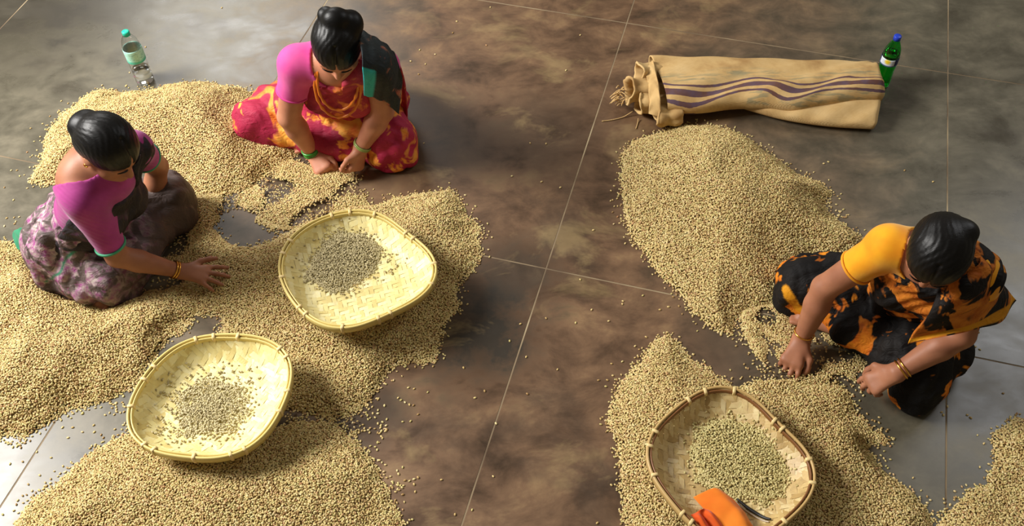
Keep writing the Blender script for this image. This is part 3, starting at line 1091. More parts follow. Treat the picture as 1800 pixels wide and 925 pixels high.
# woman on the left: magenta blouse, dark grey sari with magenta flowers
rs = at(145, 352, .50); re = joint(rs, 206, 450, .27); rw = joint(re, 318, 477, .235)
ls = at(234, 262, .52); le = joint(ls, 276, 292, .27); lw = joint(le, 268, 378, .235)
SARI1 = mat_sari('grey_flowered_sari', S(74, 62, 60), S(96, 82, 78), S(150, 60, 128), S(190, 176, 168), 17, 0.44, 0.54, S(30, 110, 78), spots_attr=True, rough=0.6)
DRAPE1 = mat_sari('dark_sari_drape', S(30, 25, 28), S(48, 40, 42), S(84, 40, 70), S(70, 60, 60), 14, 0.58, 0.68)
pel1 = at(130, 408, .15)
W1 = make_person(dict(
    label='woman in a magenta blouse sitting cross-legged at left, sweeping beans with an outstretched arm',
    rs=rs, ls=ls, re=re, le=le, rw=rw, lw=lw, pel=pel1, rk=at(194, 480, .10), lk=at(296, 346, .12),
    head=at(193, 257, .65), face=(.55, -.36, -.72), hlat=(.52, .85, 0), plump=1.0, hairline=0.058,
    rhand=dict(d=at(376, 486, .062) - rw, up=(0.1, -0.1, 1), side=-1, curl=flat, spread=0.22, thumb=0.1, fl=1.15),
    lhand=dict(d=at(262, 418, .03) - lw, up=(0.3, -0.75, .5), side=1, curl=relaxed, spread=0.06, thumb=0.6),
    skin=SKIN1, buns=[((0.0, -0.105, -0.03), (0.052, 0.036, 0.048))], seed=11, earring=True,
    blouse=mat_blouse('magenta_blouse', S(146, 44, 112), S(170, 58, 134), 26), sleeve=0.80, blouse_hem=0.50,
    cuff=mat_plain('green_piping', S(60, 150, 110), 0.6), waist_u=0.34, waist_h=.15, flare=.88, sleeve_left=.45, neck=(0.135, 0.13, 0.18), neck_off=(-0.008, -0.125, 0.02),
    sari=SARI1, drape_mat=DRAPE1, back_bare=True, back_u=0.0, drape_u=0.34, drape_s=1.0, drape_out=0.16,
    zone=lambda V: np.clip(1.15 - np.linalg.norm((V - pel1)[:, :2] - np.array([-.02, -.10]), axis=1) / 0.29, 0, 1) ** 0.6,
    skirt_border=[([(178, 425), (150, 436), (118, 455), (98, 480), (84, 500)], 0.005)], hump=(0.06, 0.04, 0.085, 0.115)))
bangle(W1, rw * .90 + re * .10, rw - re, 0.031, 0.0028, GOLD, 'gold bangle pair', 2, 0.009)
bangle(W1, lw * .88 + le * .12, lw - le, 0.030, 0.0018, GOLD, 'thin gold bangle')

GREENSARI = mat_blouse('green_sari_edge', S(34, 110, 80), S(50, 140, 100))
ctrl = [[at(22, 408, .05), at(34, 402, .08), at(50, 398, .10)], [at(26, 425, .03), at(38, 420, .06), at(54, 416, .08)], [at(34, 440, .02), at(46, 436, .03), at(60, 434, .05)]]
me, u, v = sheet_mesh('sari_edge', ctrl, 24, 16, 0.006, 0.005, (16, 5), 2)
put('sari_edge', me, GREENSARI, W1['root'])['label'] = 'green end of the sari tucked behind the hip'

# woman at the top: pink blouse, magenta and orange sari
rs = at(522, 112, .54); re = joint(rs, 508, 205, .27); rw = joint(re, 549, 268, .235)
ls = at(668, 116, .53); le = at(672, 195, .30); lw = at(635, 259, .13)
SARI2 = mat_sari('magenta_orange_sari', S(146, 22, 58), S(176, 40, 72), S(226, 120, 44), S(240, 172, 70), 7.5, 0.525, 0.575, S(236, 150, 60))
DRAPE2 = mat_sari('red_sari_drape', S(150, 30, 60), S(182, 52, 70), S(214, 110, 50), S(226, 140, 70), 12, 0.56, 0.64, S(24, 44, 48))
W2 = make_person(dict(
    label='woman in a pink blouse and magenta-orange sari sitting cross-legged at the top',
    rs=rs, ls=ls, re=re, le=le, rw=rw, lw=lw, pel=at(606, 160, .14), rk=at(452, 206, .10), lk=at(688, 245, .11),
    head=at(592, 80, .67), face=(-.05, -.62, -.78), plump=1.08, arm=1.12, hairline=0.052,
    rhand=dict(d=at(570, 302, .02) - rw, up=(-0.2, -0.45, .85), side=-1, curl=fist, spread=0.05, thumb=0.8),
    lhand=dict(d=at(620, 318, .01) - lw, up=(.8, -.5, .35), side=1, curl=pinch, spread=0.04, thumb=0.7),
    skin=mat_skin('skin_light_brown', S(180, 118, 90), S(198, 136, 106)), buns=[((0.005, -0.085, 0.075), (0.048, 0.042, 0.040)), ((-0.03, -0.10, 0.05), (0.03, 0.03, 0.025)), ((0.05, -0.07, 0.05), (0.045, 0.05, 0.04))], seed=23, earring=True,
    blouse=mat_blouse('pink_blouse', S(206, 60, 140), S(224, 86, 158)), sleeve=0.52, blouse_hem=0.48, cuff=mat_plain('pink_hem', S(208, 62, 142), 0.75), cuff_r=.0036,
    neck=(0.095, 0.115, 0.085), neck_off=(-0.0, -0.01, 0.035),
    sari=SARI2, drape_mat=DRAPE2, drape_top=1.0, drape_in=.015, drape_u=0.42, drape_s=0.8, sleeve_left=.12, drape_out=0.19, flare=1.05,
    skirt_extra=[(at(690, 255, .05), at(716, 275, .02), .06, .022)]))
bangle(W2, rw * .93 + re * .07, rw - re, 0.034, 0.0034, GREEN_GLASS, 'green glass bangles', 4, 0.0075)
bangle(W2, lw * .93 + le * .07, lw - le, 0.034, 0.003, mat_plain('pale_green_glass', S(150, 168, 92), 0.25), 'pale green bangles', 2, 0.0075)
q = W2
# double strand of orange beads round the neck
NECKMAT = mat_plain('amber_beads', S(222, 122, 34), 0.35)
for drop, r0 in ((0.115, 0.072), (0.16, 0.082)):
    pts = []
    for t in np.linspace(-1, 1, 41):
        g_ = t * PI
        fr = 0.5 + 0.5 * math.cos(g_)
        pts.append(q['ms'] + q['us'] * (0.065 - (drop + .03) * fr ** 1.5) + q['lat'] * (r0 * math.sin(g_)) + q['ft'] * (-0.055 + (0.205 + .02 * (drop > .14)) * fr ** 0.75))
    put('necklace', tube_mesh('necklace', pts, [0.0052 + 0.0018 * math.sin(i * 2.6) for i in range(41)], 8), NECKMAT, q['root'])
# end of the sari hanging from the left shoulder with its dark teal edge
lsx = ls
PALLU2 = mat_sari('dark_teal_pallu', S(26, 34, 38), S(44, 52, 54), S(150, 60, 60), S(170, 120, 90), 10, 0.56, 0.64, S(46, 170, 170))
ctrl = [[at(626, 50, 0.69), at(664, 68, 0.67), at(692, 92, 0.60)],
        [at(634, 86, 0.71), at(678, 98, 0.66), at(702, 118, 0.57)],
        [at(638, 126, 0.66), at(680, 138, 0.59), at(706, 150, 0.45)],
        [at(640, 168, 0.50), at(670, 176, 0.44), at(700, 200, 0.30)]]
me, u, v = sheet_mesh('sari_pallu', ctrl, 40, 24, 0.005, 0.004, (24, 6), 3)
attr(me, 'border', ((u > 0.60) & (v < 0.27)).astype(float)); attr(me, 'zone', np.ones(len(u)))
put('sari_pallu', me, PALLU2, W2['root'])
ctrl = [[at(690, 95, .54), at(704, 120, .50)], [at(702, 130, .40), at(712, 150, .34)], [at(708, 165, .24), at(716, 190, .16)], [at(700, 200, .10), at(716, 225, .05)]]
me, u, v = sheet_mesh('sari_pallu', ctrl, 30, 14, 0.006, 0.004, (20, 6), 5)
attr(me, 'border', np.zeros(len(u))); attr(me, 'zone', np.ones(len(u)))
put('sari_pallu', me, DRAPE2, W2['root'])['label'] = 'loose end of the sari behind the arm'

# woman on the right: yellow blouse, black sari with orange flowers
rs = at(1562, 434, .53); re = joint(rs, 1450, 506, .27); rw = joint(re, 1409, 596, .235)
ls = at(1722, 486, .52); le = at(1690, 588, .31); lw = at(1576, 655, .19)
SARI3 = mat_sari('black_orange_sari', S(12, 11, 12), S(26, 22, 20), S(196, 96, 24), S(226, 140, 36), 7.0, 0.575, 0.615, S(214, 146, 30), rough=0.7, spec=0.2)
DRAPE3 = mat_sari('orange_black_drape', S(14, 12, 12), S(28, 23, 20), S(176, 92, 28), S(212, 130, 44), 9, 0.47, 0.53, S(214, 146, 30), stretch=(1.4, .8, 1), rough=0.7, spec=0.2)
W3 = make_person(dict(
    label='woman in a yellow blouse and black sari with orange flowers sitting cross-legged at right',
    rs=rs, ls=ls, re=re, le=le, rw=rw, lw=lw, pel=at(1612, 508, .14), rk=at(1410, 492, .11), lk=at(1618, 660, .11),
    head=at(1649, 446, .67), face=(-.25, -.48, -.84), hlat=(.9, -.42, 0), plump=1.06, arm=1.08, hairline=0.055,
    rhand=dict(d=at(1384, 652, .02) - rw, up=(-0.35, -0.5, .7), side=-1, curl=[(0.22, 0.45, 0.3), (0.32, 0.5, 0.35), (0.45, 0.6, 0.4), (0.58, 0.65, 0.4)], spread=0.08, thumb=0.65, fl=1.1),
    lhand=dict(d=at(1484, 700, .05) - lw, up=(-.05, -.2, .95), side=1, curl=[(0.30, 0.45, 0.25), (0.42, 0.55, 0.3), (0.62, 0.7, 0.4), (0.80, 0.8, 0.4)], spread=0.05, thumb=0.75, fl=1.1),
    skin=SKIN1, buns=[((0.035, -0.085, 0.02), (0.042, 0.036, 0.040))], seed=37,
    blouse=mat_blouse('yellow_blouse', S(232, 150, 16), S(244, 176, 24)), sleeve=0.50, blouse_hem=0.46, cuff=mat_plain('yellow_hem', S(232, 154, 18), 0.75), cuff_r=.0036,
    neck=(0.098, 0.12, 0.09), neck_off=(-0.0, -0.01, 0.035),
    sari=SARI3, drape_mat=DRAPE3, flare=.76, sleeve_left=.22, drape_top=1.0, drape_u=0.42, drape_s=0.7, drape_out=0.20,
    
    skirt_border=[([(1376, 512), (1388, 530), (1400, 545)], 0.016)], toes=(at(1600, 600), at(1405, 566))))
bangle(W3, rw * .88 + re * .12, rw - re, 0.0325, 0.0026, GOLD, 'gold bangle')
bangle(W3, lw * .90 + le * .10, lw - le, 0.033, 0.0024, GOLD, 'twisted gold bangle pair', 2, 0.012, seg=14)
# the broad end of the sari falls over the left arm and fans out to a corner
ctrl = [[at(1650, 505, 0.53), at(1690, 488, 0.60), at(1722, 462, 0.63), at(1728, 445, 0.58)],
        [at(1640, 540, 0.50), at(1690, 512, 0.59), at(1738, 480, 0.60), at(1740, 462, 0.53)],
        [at(1618, 572, 0.43), at(1690, 548, 0.50), at(1752, 512, 0.50), at(1752, 490, 0.43)],
        [at(1602, 590, 0.36), at(1690, 570, 0.43), at(1764, 535, 0.39), at(1772, 512, 0.33)],
        [at(1596, 604, 0.33), at(1690, 585, 0.41), at(1756, 566, 0.30), at(1783, 528, 0.25)]]
me, u, v = sheet_mesh('sari_pallu', ctrl, 60, 60, 0.006, 0.005, (16, 5), 2)
attr(me, 'border', np.clip((u - 0.80) / 0.015, 0, 1) * np.clip((0.955 - u) / 0.01, 0, 1)); attr(me, 'zone', np.ones(len(u)))
put('sari_pallu', me, DRAPE3, W3['root'])


# ------------------------------------------------------------------ loose beans, each on its own
LOOSE_LABELS = []


def loose_beans(spots, label, group, mat):
    n = 0
    for x, y in spots:
        g = at(x, y)
        o = bpy.data.objects.new('coffee_bean', seed_bean(mat))
        C.objects.link(o)
        o.location = (g[0], g[1], 0.0013)
        o.rotation_euler = (random.uniform(-.08, .08), random.uniform(-.08, .08), random.uniform(0, 6.28))
        s = random.uniform(1.0, 1.25); o.scale = (s, s, s)
        o['label'] = label; o['category'] = 'coffee bean'; o['group'] = group
        n += 1
    return o


def spray(cx, cy, rx, ry, n, ang=0.0):
    out = []
    for _ in range(n):
        a, r = random.uniform(0, 2 * PI), math.sqrt(random.random())
        dx, dy = rx * r * math.cos(a), ry * r * math.sin(a)
        out.append((cx + dx * math.cos(ang) - dy * math.sin(ang), cy + dx * math.sin(ang) + dy * math.cos(ang)))
    return out


aisle = [(752, 690), (718, 682), (728, 684), (700, 700), (705, 704), (712, 708), (720, 712), (727, 713), (735, 729), (815, 647), (852, 688), (835, 700),
         (708, 742), (722, 741), (896, 600), (925, 628), (872, 745), (915, 570), (1020, 492), (1070, 565), (952, 320), (836, 363), (1043, 405), (1077, 352), (1075, 640),
         (1012, 568), (1052, 669), (1065, 680), (980, 650), (927, 693), (1050, 920), (830, 897), (776, 844), (728, 843), (708, 822), (735, 840), (720, 846), (700, 850), (702, 862), (708, 870), (730, 865), (712, 845), (690, 858), (728, 852), (867, 838), (800, 905),
         (803, 38), (862, 13), (796, 58), (1020, 62), (855, 80), (738, 88), (765, 96), (748, 113), (722, 108), (736, 131), (745, 252), (726, 266), (932, 252), (960, 253), (995, 124), (985, 330), (900, 310), (790, 322), (1040, 545), (960, 560), (1130, 520), (1094, 535), (1095, 530), (1160, 545), (1175, 540), (1085, 285)]
seedA = loose_beans(aisle, 'single pale dried bean lying loose on the bare brown floor between the heaps', 'loose beans on the brown aisle floor', PARCH)
loose_beans(spray(660, 740, 22, 40, 34) + spray(700, 850, 22, 30, 12), 'pale bean strayed past the right tip of the front left heap', 'stray beans beside the front left heap', PARCH)
loose_beans([(65, 795), (18, 816), (40, 812), (90, 805), (50, 852), (70, 836), (40, 872), (5, 905), (128, 828), (145, 760), (120, 770), (110, 752), (128, 752), (165, 748), (166, 760), (200, 712), (215, 708), (220, 716), (205, 720), (212, 726), (185, 730), (178, 765), (182, 770), (168, 782), (166, 790), (30, 785), (10, 778)] + spray(205, 718, 18, 12, 12) + spray(30, 780, 28, 8, 12),
            'pale bean strayed on the grey floor strip at lower left', 'stray beans on the lower left floor strip', PARCH)
loose_beans([(8, 330), (24, 352), (12, 384), (25, 383), (34, 382), (28, 390), (30, 300), (54, 226), (75, 218), (80, 228), (108, 178), (60, 300), (8, 398), (26, 394), (20, 300), (48, 268), (88, 205), (228, 128), (245, 135), (390, 14), (256, 83), (35, 310), (268, 160)],
            'pale bean strayed on the grey floor left of the tall mound', 'stray beans on the far left floor', PARCH)
loose_beans([(1497, 712), (1508, 722), (1524, 728), (1512, 736), (1500, 735), (1492, 742), (1506, 745), (1478, 372), (1456, 285), (1470, 360), (1475, 378), (1468, 385), (1482, 392), (1655, 725), (1665, 715), (1700, 730), (1706, 735), (1658, 730), (1712, 590), (1720, 585), (1722, 615), (1714, 610), (1763, 692), (1670, 888), (1658, 900), (1565, 785), (1640, 320), (1590, 300), (1448, 288), (1476, 350), (1660, 640)] + spray(1478, 378, 14, 10, 14),
            'pale bean strayed on the grey floor at right around the woman in yellow', 'stray beans on the right floor', PARCH)

SEED_P = seedA
# ------------------------------------------------------------------ heaps
dist_patch = lambda f, lo, off: (lambda P: np.clip(0.5 + (wob(P, f, 12, off) - lo) * 2.2, 0.14, 1))

PA = px_poly([(60, 318), (72, 280), (84, 242), (106, 202), (140, 178), (178, 161), (215, 165), (252, 157), (300, 149), (345, 148), (400, 152), (430, 156), (448, 175), (470, 205), (485, 240), (520, 268), (505, 290), (470, 310), (440, 330), (400, 345), (350, 352), (320, 320), (280, 300), (240, 300), (170, 300), (110, 330)])
heap('bean_heap', 'tall pale mound of dried beans behind the woman in magenta, at far left', PA, 0.17, 0.55, SEED_P, BASE_P, rough_=0.010,
     bumps=[(at(330, 235)[:2], 0.28, 0.05)])
PBL = px_poly([(-60, 425), (5, 424), (40, 432), (70, 470), (95, 505), (150, 535), (215, 530), (270, 505), (330, 505), (350, 530), (335, 560), (325, 580), (290, 605), (255, 650), (240, 675), (195, 700), (150, 715), (105, 735), (60, 760), (-60, 775)])
heap('bean_heap', 'broad rumpled heap of pale beans along the left edge in front of the woman in magenta', PBL, 0.085, 0.55, SEED_P, BASE_P, rough_=0.012,
     bumps=[(at(60, 540)[:2], 0.2, 0.05), (at(40, 680)[:2], 0.16, 0.035), (at(210, 600)[:2], 0.16, 0.02)])
PM = px_poly([(330, 500), (400, 440), (440, 438), (490, 418), (540, 385), (600, 372), (650, 362), (705, 348), (745, 340), (790, 338), (808, 352), (818, 380), (838, 405), (850, 440), (830, 470), (815, 500), (800, 545), (772, 592), (760, 636), (700, 650), (670, 676), (655, 702), (638, 716), (622, 728), (560, 735), (500, 720), (480, 640), (400, 610), (378, 592), (385, 562), (340, 555), (330, 525)])
HOLE1 = px_poly([(372, 402), (395, 380), (425, 366), (445, 385), (480, 400), (497, 415), (465, 432), (440, 434), (400, 427)])
heap('bean_heap', 'low spreading heap of beans under the middle winnowing tray', PM, 0.075, 0.42, SEED_P, BASE_P, holes=[HOLE1],
     bumps=[(at(640, 560)[:2], 0.25, 0.02), (at(770, 400)[:2], 0.10, 0.02)])
PF = px_poly([(10, 940), (45, 895), (100, 850), (135, 815), (165, 800), (200, 770), (228, 752), (300, 750), (420, 760), (520, 745), (585, 745), (625, 768), (650, 782), (665, 812), (680, 850), (690, 892), (702, 925), (705, 1010), (-60, 1010)])
heap('bean_heap', 'wide bright heap of beans at the bottom left below the front tray', PF, 0.085, 0.45, SEED_P, BASE_P,
     bumps=[(at(420, 850)[:2], 0.25, 0.03)])
PS = px_poly([(300, 440), (345, 350), (400, 340), (450, 318), (500, 285), (560, 290), (610, 300), (640, 332), (645, 365), (560, 385), (505, 405), (470, 400), (440, 375), (420, 366), (390, 380), (372, 402), (400, 430), (440, 440), (400, 460), (340, 500), (250, 500), (240, 470), (290, 450)])
heap('bean_spread', 'thin patchy spread of beans between the two women on the left', PS, 0.016, 0.4, SEED_P, BASE_P,
     patch=dist_patch(26, -0.22, 2), cover=1.2)
PT = px_poly([(560, 690), (640, 690), (640, 790), (560, 790)])
heap('bean_spread', 'sparse beans in the shaded gap between middle and front left heaps', px_poly([(505, 690), (600, 690), (640, 712), (645, 740), (628, 772), (560, 765), (505, 760)]), 0.010, 0.4, SEED_P, BASE_P,
     patch=dist_patch(30, 0.05, 9))
PR = px_poly([(1098, 268), (1120, 250), (1160, 233), (1200, 222), (1240, 219), (1280, 227), (1320, 249), (1360, 280), (1400, 305), (1440, 324), (1458, 340), (1446, 360), (1462, 380), (1500, 405), (1530, 425), (1510, 450), (1440, 462), (1395, 485), (1375, 515), (1368, 532), (1345, 538), (1312, 540), (1288, 562), (1285, 588), (1255, 580), (1222, 556), (1205, 530), (1178, 500), (1148, 468), (1120, 430), (1100, 390), (1090, 345), (1094, 300)])
heap('bean_heap', 'large smooth golden mound of beans in front of the jute sack bundle', PR, 0.17, 0.5, SEED_P, BASE_P,
     bumps=[(at(1280, 345)[:2], 0.3, 0.04)], ragged=0.010)
PR2 = px_poly([(1305, 548), (1340, 538), (1372, 532), (1400, 560), (1412, 590), (1385, 606), (1340, 590), (1350, 640), (1335, 640), (1312, 590)])
heap('bean_spread', 'small thin patch of beans by the right hand of the woman in yellow', PR2, 0.014, 0.4, SEED_P, BASE_P, patch=dist_patch(30, -0.6, 4), cover=1.25)
PR3 = px_poly([(1345, 640), (1400, 600), (1450, 588), (1500, 610), (1510, 650), (1500, 690), (1430, 690), (1340, 690)])
heap('bean_spread', 'half-sorted scatter of beans between the hands of the woman in yellow', PR3, 0.010, 0.4, SEED_P, BASE_P, patch=dist_patch(34, 0.0, 13), cover=1.0)
PG = px_poly([(1085, 690), (1090, 670), (1120, 640), (1150, 605), (1170, 592), (1190, 605), (1230, 640), (1262, 664), (1290, 682), (1320, 674), (1400, 664), (1450, 675), (1490, 690), (1500, 730), (1540, 760), (1558, 775), (1535, 792), (1560, 830), (1600, 860), (1640, 895), (1645, 930), (1645, 1010), (1125, 1010), (1105, 925), (1090, 860), (1085, 780), (1078, 740)])
heap('bean_heap', 'spread heap of beans under the bottom right tray with the orange cloth', PG, 0.06, 0.4, SEED_P, BASE_P,
     bumps=[(at(1150, 740)[:2], 0.15, 0.02), (at(1180, 850)[:2], 0.15, 0.02), (at(1480, 800)[:2], 0.15, 0.02)], ragged=0.014)
PK = px_poly([(1640, 940), (1690, 887), (1735, 842), (1752, 802), (1744, 770), (1795, 740), (1880, 715), (1920, 1010), (1645, 1010)])
heap('bean_heap', 'small heap of beans in the bottom right corner', PK, 0.06, 0.42, SEED_P, BASE_P)


# ------------------------------------------------------------------ woven bamboo winnowing trays
def make_tray(outline, zr, depth, ang, label, bam, rim_mat, hoop_mat, tie_mat, tilt=(0, 0)):
    pts = np.array([at(x, y, zr)[:2] for x, y in outline])
    c = pts.mean(0)
    for _ in range(4):
        th = np.arctan2(*(pts - c).T[::-1]); r = np.linalg.norm(pts - c, axis=1)
        o_ = np.argsort(th); th, r = th[o_], r[o_]
        A = np.column_stack([np.ones_like(th)] + [f(k * th) for k in range(1, 6) for f in (np.cos, np.sin)])
        co = np.linalg.lstsq(A.T @ A + 0.05 * np.eye(A.shape[1]), A.T @ r, rcond=None)[0]
        c = c + np.array([co[1], co[2]]) * 0.8

    def rad(t):
        v = co[0] * np.ones_like(t)
        for k in range(1, 6):
            v = v + co[2 * k - 1] * np.cos(k * t) + co[2 * k] * np.sin(k * t)
        return v

    def plane(x, y): return zr + tilt[0] * (x - c[0]) + tilt[1] * (y - c[1])

    def dish(x, y):
        s = np.hypot(x - c[0], y - c[1]) / rad(np.arctan2(y - c[1], x - c[0]))
        t = np.clip((s - 0.66) / 0.34, 0, 1)
        return plane(x, y) - depth * (1 - t ** 1.7) - 0.012 * (1 - np.clip(s / 0.66, 0, 1) ** 2)
    root = empty('winnowing_tray', (c[0], c[1], zr - depth), label, 'tray', 'bamboo winnowing trays')
    w = 0.0165
    R = co[0] * 1.35
    n = int(2 * R / w)
    for dr in (0, 1):
        a = ang + dr * PI / 2
        d, e = np.array([math.cos(a), math.sin(a)]), np.array([-math.sin(a), math.cos(a)])
        for i in range(n):
            ui = -R + (i + 0.5) * w
            tt = np.arange(-R, R, w / 2)
            p = c + e * ui + np.outer(tt, d)
            s = np.hypot(*(p - c).T) / rad(np.arctan2(*(p - c).T[::-1]))
            ok = s < 0.985
            if ok.sum() < 5: continue
            tt = tt[ok]
            j = np.floor((tt + R) / w).astype(int)
            ph = ((i + j) // 2 if dr == 0 else (i + j) // 2) % 2
            over = np.where(ph == 0, 1, -1) * (1 if dr == 0 else -1)
            over = np.convolve(np.pad(over, 1, 'edge'), [0.2, 0.6, 0.2], 'valid')
            hw = w * 0.46
            V, Fc = [], []
            for t_, o__ in zip(tt, over):
                for sg, dz in ((-1, 0.0005), (1, 0.0005), (1, -0.0005), (-1, -0.0005)):
                    q = c + e * (ui + sg * hw) + d * t_
                    V.append((q[0], q[1], float(dish(q[0], q[1])) + o__ * 0.0011 + dz))
            for k in range(len(tt) - 1):
                for m in range(4):
                    Fc.append((k * 4 + m, k * 4 + (m + 1) % 4, k * 4 + 4 + (m + 1) % 4, k * 4 + 4 + m))
            Fc += [(3, 2, 1, 0), tuple(len(V) - 4 + m for m in range(4))]
            put('bamboo_strip', mesh_np('bamboo_strip', V, Fc), bam, root, smooth=False)
    # hoops
    def hoop(name, off, half_t, zt, zb, mat):
        V, Fc = [], []
        N = 96
        prof = [(-half_t, zb), (half_t, zb), (half_t * 1.1, (zb + zt) / 2), (half_t, zt - 0.002), (half_t * 0.4, zt), (-half_t * 0.4, zt), (-half_t, zt - 0.002)]
        for k in range(N):
            t = 2 * PI * k / N
            rr = float(rad(np.array(t))) + off
            for pr, pz in prof:
                x, y = c[0] + (rr + pr) * math.cos(t), c[1] + (rr + pr) * math.sin(t)
                V.append((x, y, plane(x, y) + pz + 0.001 * math.sin(5 * t + off * 300)))
        m = len(prof)
        for k in range(N):
            for j in range(m):
                Fc.append((k * m + j, ((k + 1) % N) * m + j, ((k + 1) % N) * m + (j + 1) % m, k * m + (j + 1) % m))
        put(name, mesh_np(name, V, Fc), mat, root)
    hoop('rim', 0.004, 0.0042, 0.007, -0.020, rim_mat)
    hoop('inner_hoop', -0.0065, 0.0032, 0.003, -0.020, hoop_mat)
    ties = 15
    for k in range(ties):
        t = 2 * PI * (k + 0.35 * math.sin(k * 2.3)) / ties
        rr = float(rad(np.array(t)))
        dr_ = np.array([math.cos(t), math.sin(t)]); tg = np.array([-math.sin(t), math.cos(t)])
        V = []
        ring = [(-0.0112, -0.021), (-0.0112, 0.0040), (-0.008, 0.0072), (0.007, 0.0088), (0.0096, 0.006), (0.0096, -0.022)]
        for sgn in (-1, -0.35, 0.35, 1):
            for pr, pz in ring:
                b = 0.0008 if abs(sgn) < 1 else 0
                q = c + dr_ * (rr + pr * (1 + b * 60)) + tg * 0.0048 * sgn
                V.append((q[0], q[1], plane(*q) + pz * (1 + b * 60)))
        Fc = []
        for a_ in range(3):
            for b_ in range(6):
                Fc.append((a_ * 6 + b_, a_ * 6 + (b_ + 1) % 6, a_ * 6 + 6 + (b_ + 1) % 6, a_ * 6 + 6 + b_))
        Fc += [tuple(range(6))[::-1], tuple(18 + b_ for b_ in range(6))]
        put('binding', mesh_np('binding', V, Fc), tie_mat, root)
    return root, dish


BAM_Y = mat_bamboo('yellow_bamboo', S(222, 202, 132), S(240, 226, 160), S(248, 238, 186))
BAM_T = mat_bamboo('tan_bamboo', S(172, 142, 88), S(198, 170, 112), S(220, 200, 150))
RIM_Y = mat_plain('pale_bamboo_rim', S(214, 192, 116), 0.4)
RIM_T = mat_plain('tan_bamboo_rim', S(190, 158, 100), 0.4)
HOOP_B = mat_plain('brown_bamboo_hoop', S(124, 80, 40), 0.45)
TIE = mat_plain('pale_cane_tie', S(226, 200, 140), 0.5)
seedG = seed_bean(GREENB); seedGy = seed_bean(GREYB)


def tray_seed(x, y, z, mat, label):
    g = at(x, y, z)
    o = bpy.data.objects.new('coffee_bean', seed_bean(mat)); C.objects.link(o)
    o.location = tuple(g)
    o['label'] = label; o['category'] = 'coffee bean'
    return o


ZM, ZL, ZR = 0.165, 0.165, 0.135
MID = [(494, 470), (499, 440), (525, 408), (560, 388), (595, 376), (630, 371), (665, 379), (710, 406), (748, 438), (764, 470), (757, 503), (720, 533), (670, 558), (630, 572), (595, 576), (560, 567), (525, 540), (502, 508)]
trM, dishM = make_tray(MID, ZM, 0.062, 0.25, 'round-cornered bamboo tray in the middle with a heap of sorted beans on its left side', BAM_Y, RIM_Y, RIM_Y, TIE)
LEFT = [(228, 742), (232, 705), (252, 668), (285, 630), (325, 603), (385, 591), (445, 593), (488, 610), (509, 640), (508, 680), (488, 728), (458, 770), (420, 794), (370, 805), (310, 800), (258, 786)]
trL, dishL = make_tray(LEFT, ZL, 0.066, 0.95, 'bright yellow bamboo tray nearest the bottom left, beans scattered thinly over its floor', BAM_Y, RIM_Y, RIM_Y, TIE)
RIGHT = [(1140, 808), (1145, 772), (1165, 742), (1200, 711), (1238, 688), (1264, 683), (1300, 690), (1345, 722), (1385, 760), (1415, 800), (1432, 842), (1424, 868), (1400, 895), (1362, 932), (1320, 952), (1270, 950), (1228, 930), (1195, 900), (1158, 848)]
trR, dishR = make_tray(RIGHT, ZR, 0.055, -0.12, 'tan herringbone bamboo tray at bottom right with a brown inner hoop and orange cloth', BAM_T, RIM_T, HOOP_B, TIE)

sM = tray_seed(690, 450, ZM - .07, GREYB, 'single bean lying apart on the floor of the middle bamboo tray')
sL = tray_seed(440, 650, ZL - .072, GREYB, 'single bean lying apart on the floor of the bottom left bamboo tray')
sR = tray_seed(1235, 900, ZR - .06, GREENB, 'single bean beside the orange cloth in the bottom right tray')
for o, dsh in ((sM, dishM), (sL, dishL), (sR, dishR)):
    o.location.z = float(dsh(o.location.x, o.location.y)) + 0.0028


def tp(pts, z): return px_poly(pts, z)


heap('bean_heap', 'brownish green sorted beans heaped on the left of the middle tray', tp([(530, 478), (545, 450), (570, 428), (600, 414), (640, 412), (662, 425), (668, 450), (650, 475), (625, 492), (600, 512), (575, 510), (545, 498)], ZM - .06), 0.016, 0.35, sM, BASE_G, base_z=lambda P: dishM(P[:, 0], P[:, 1]) + 0.0012, ragged=0.02, spacing=0.0054, bscale=.95)
heap('bean_spread', 'thin trail of stray beans at the right of the heap in the middle tray', tp([(640, 440), (690, 440), (720, 455), (690, 480), (650, 490), (610, 520)], ZM - .06), 0.004, 0.3, sM, BASE_G, base_z=lambda P: dishM(P[:, 0], P[:, 1]) + 0.0012, patch=lambda P: np.full(len(P), 0.07), spacing=0.0060, bscale=.95)
heap('bean_heap', 'grey green sorted beans in the centre of the bottom left tray', tp([(300, 735), (310, 695), (335, 665), (365, 655), (400, 665), (430, 690), (435, 720), (410, 748), (370, 768), (325, 762)], ZL - .06), 0.012, 0.25, sL, BASE_G, base_z=lambda P: dishL(P[:, 0], P[:, 1]) + 0.0012, patch=lambda P: np.clip(1.15 - np.linalg.norm(P - at(365, 715, ZL - .06)[:2], axis=1) / 0.16, .12, 1), ragged=0.03, spacing=0.0054, bscale=.95)
heap('bean_spread', 'beans thinly strewn around the centre of the bottom left tray', tp([(262, 745), (280, 680), (330, 635), (400, 635), (450, 665), (455, 730), (410, 775), (320, 785)], ZL - .06), 0.003, 0.2, sL, BASE_G, base_z=lambda P: dishL(P[:, 0], P[:, 1]) + 0.0012, patch=lambda P: np.full(len(P), 0.10), spacing=0.0060, bscale=.95)
heap('bean_heap', 'light green sorted beans heaped in the bottom right tray', tp([(1210, 800), (1222, 765), (1250, 740), (1285, 735), (1325, 752), (1360, 785), (1376, 830), (1370, 868), (1340, 882), (1300, 868), (1262, 858), (1225, 840)], ZR - .055), 0.018, 0.35, sR, BASE_G, base_z=lambda P: dishR(P[:, 0], P[:, 1]) + 0.0012, ragged=0.016, spacing=0.0056, bscale=1.0)

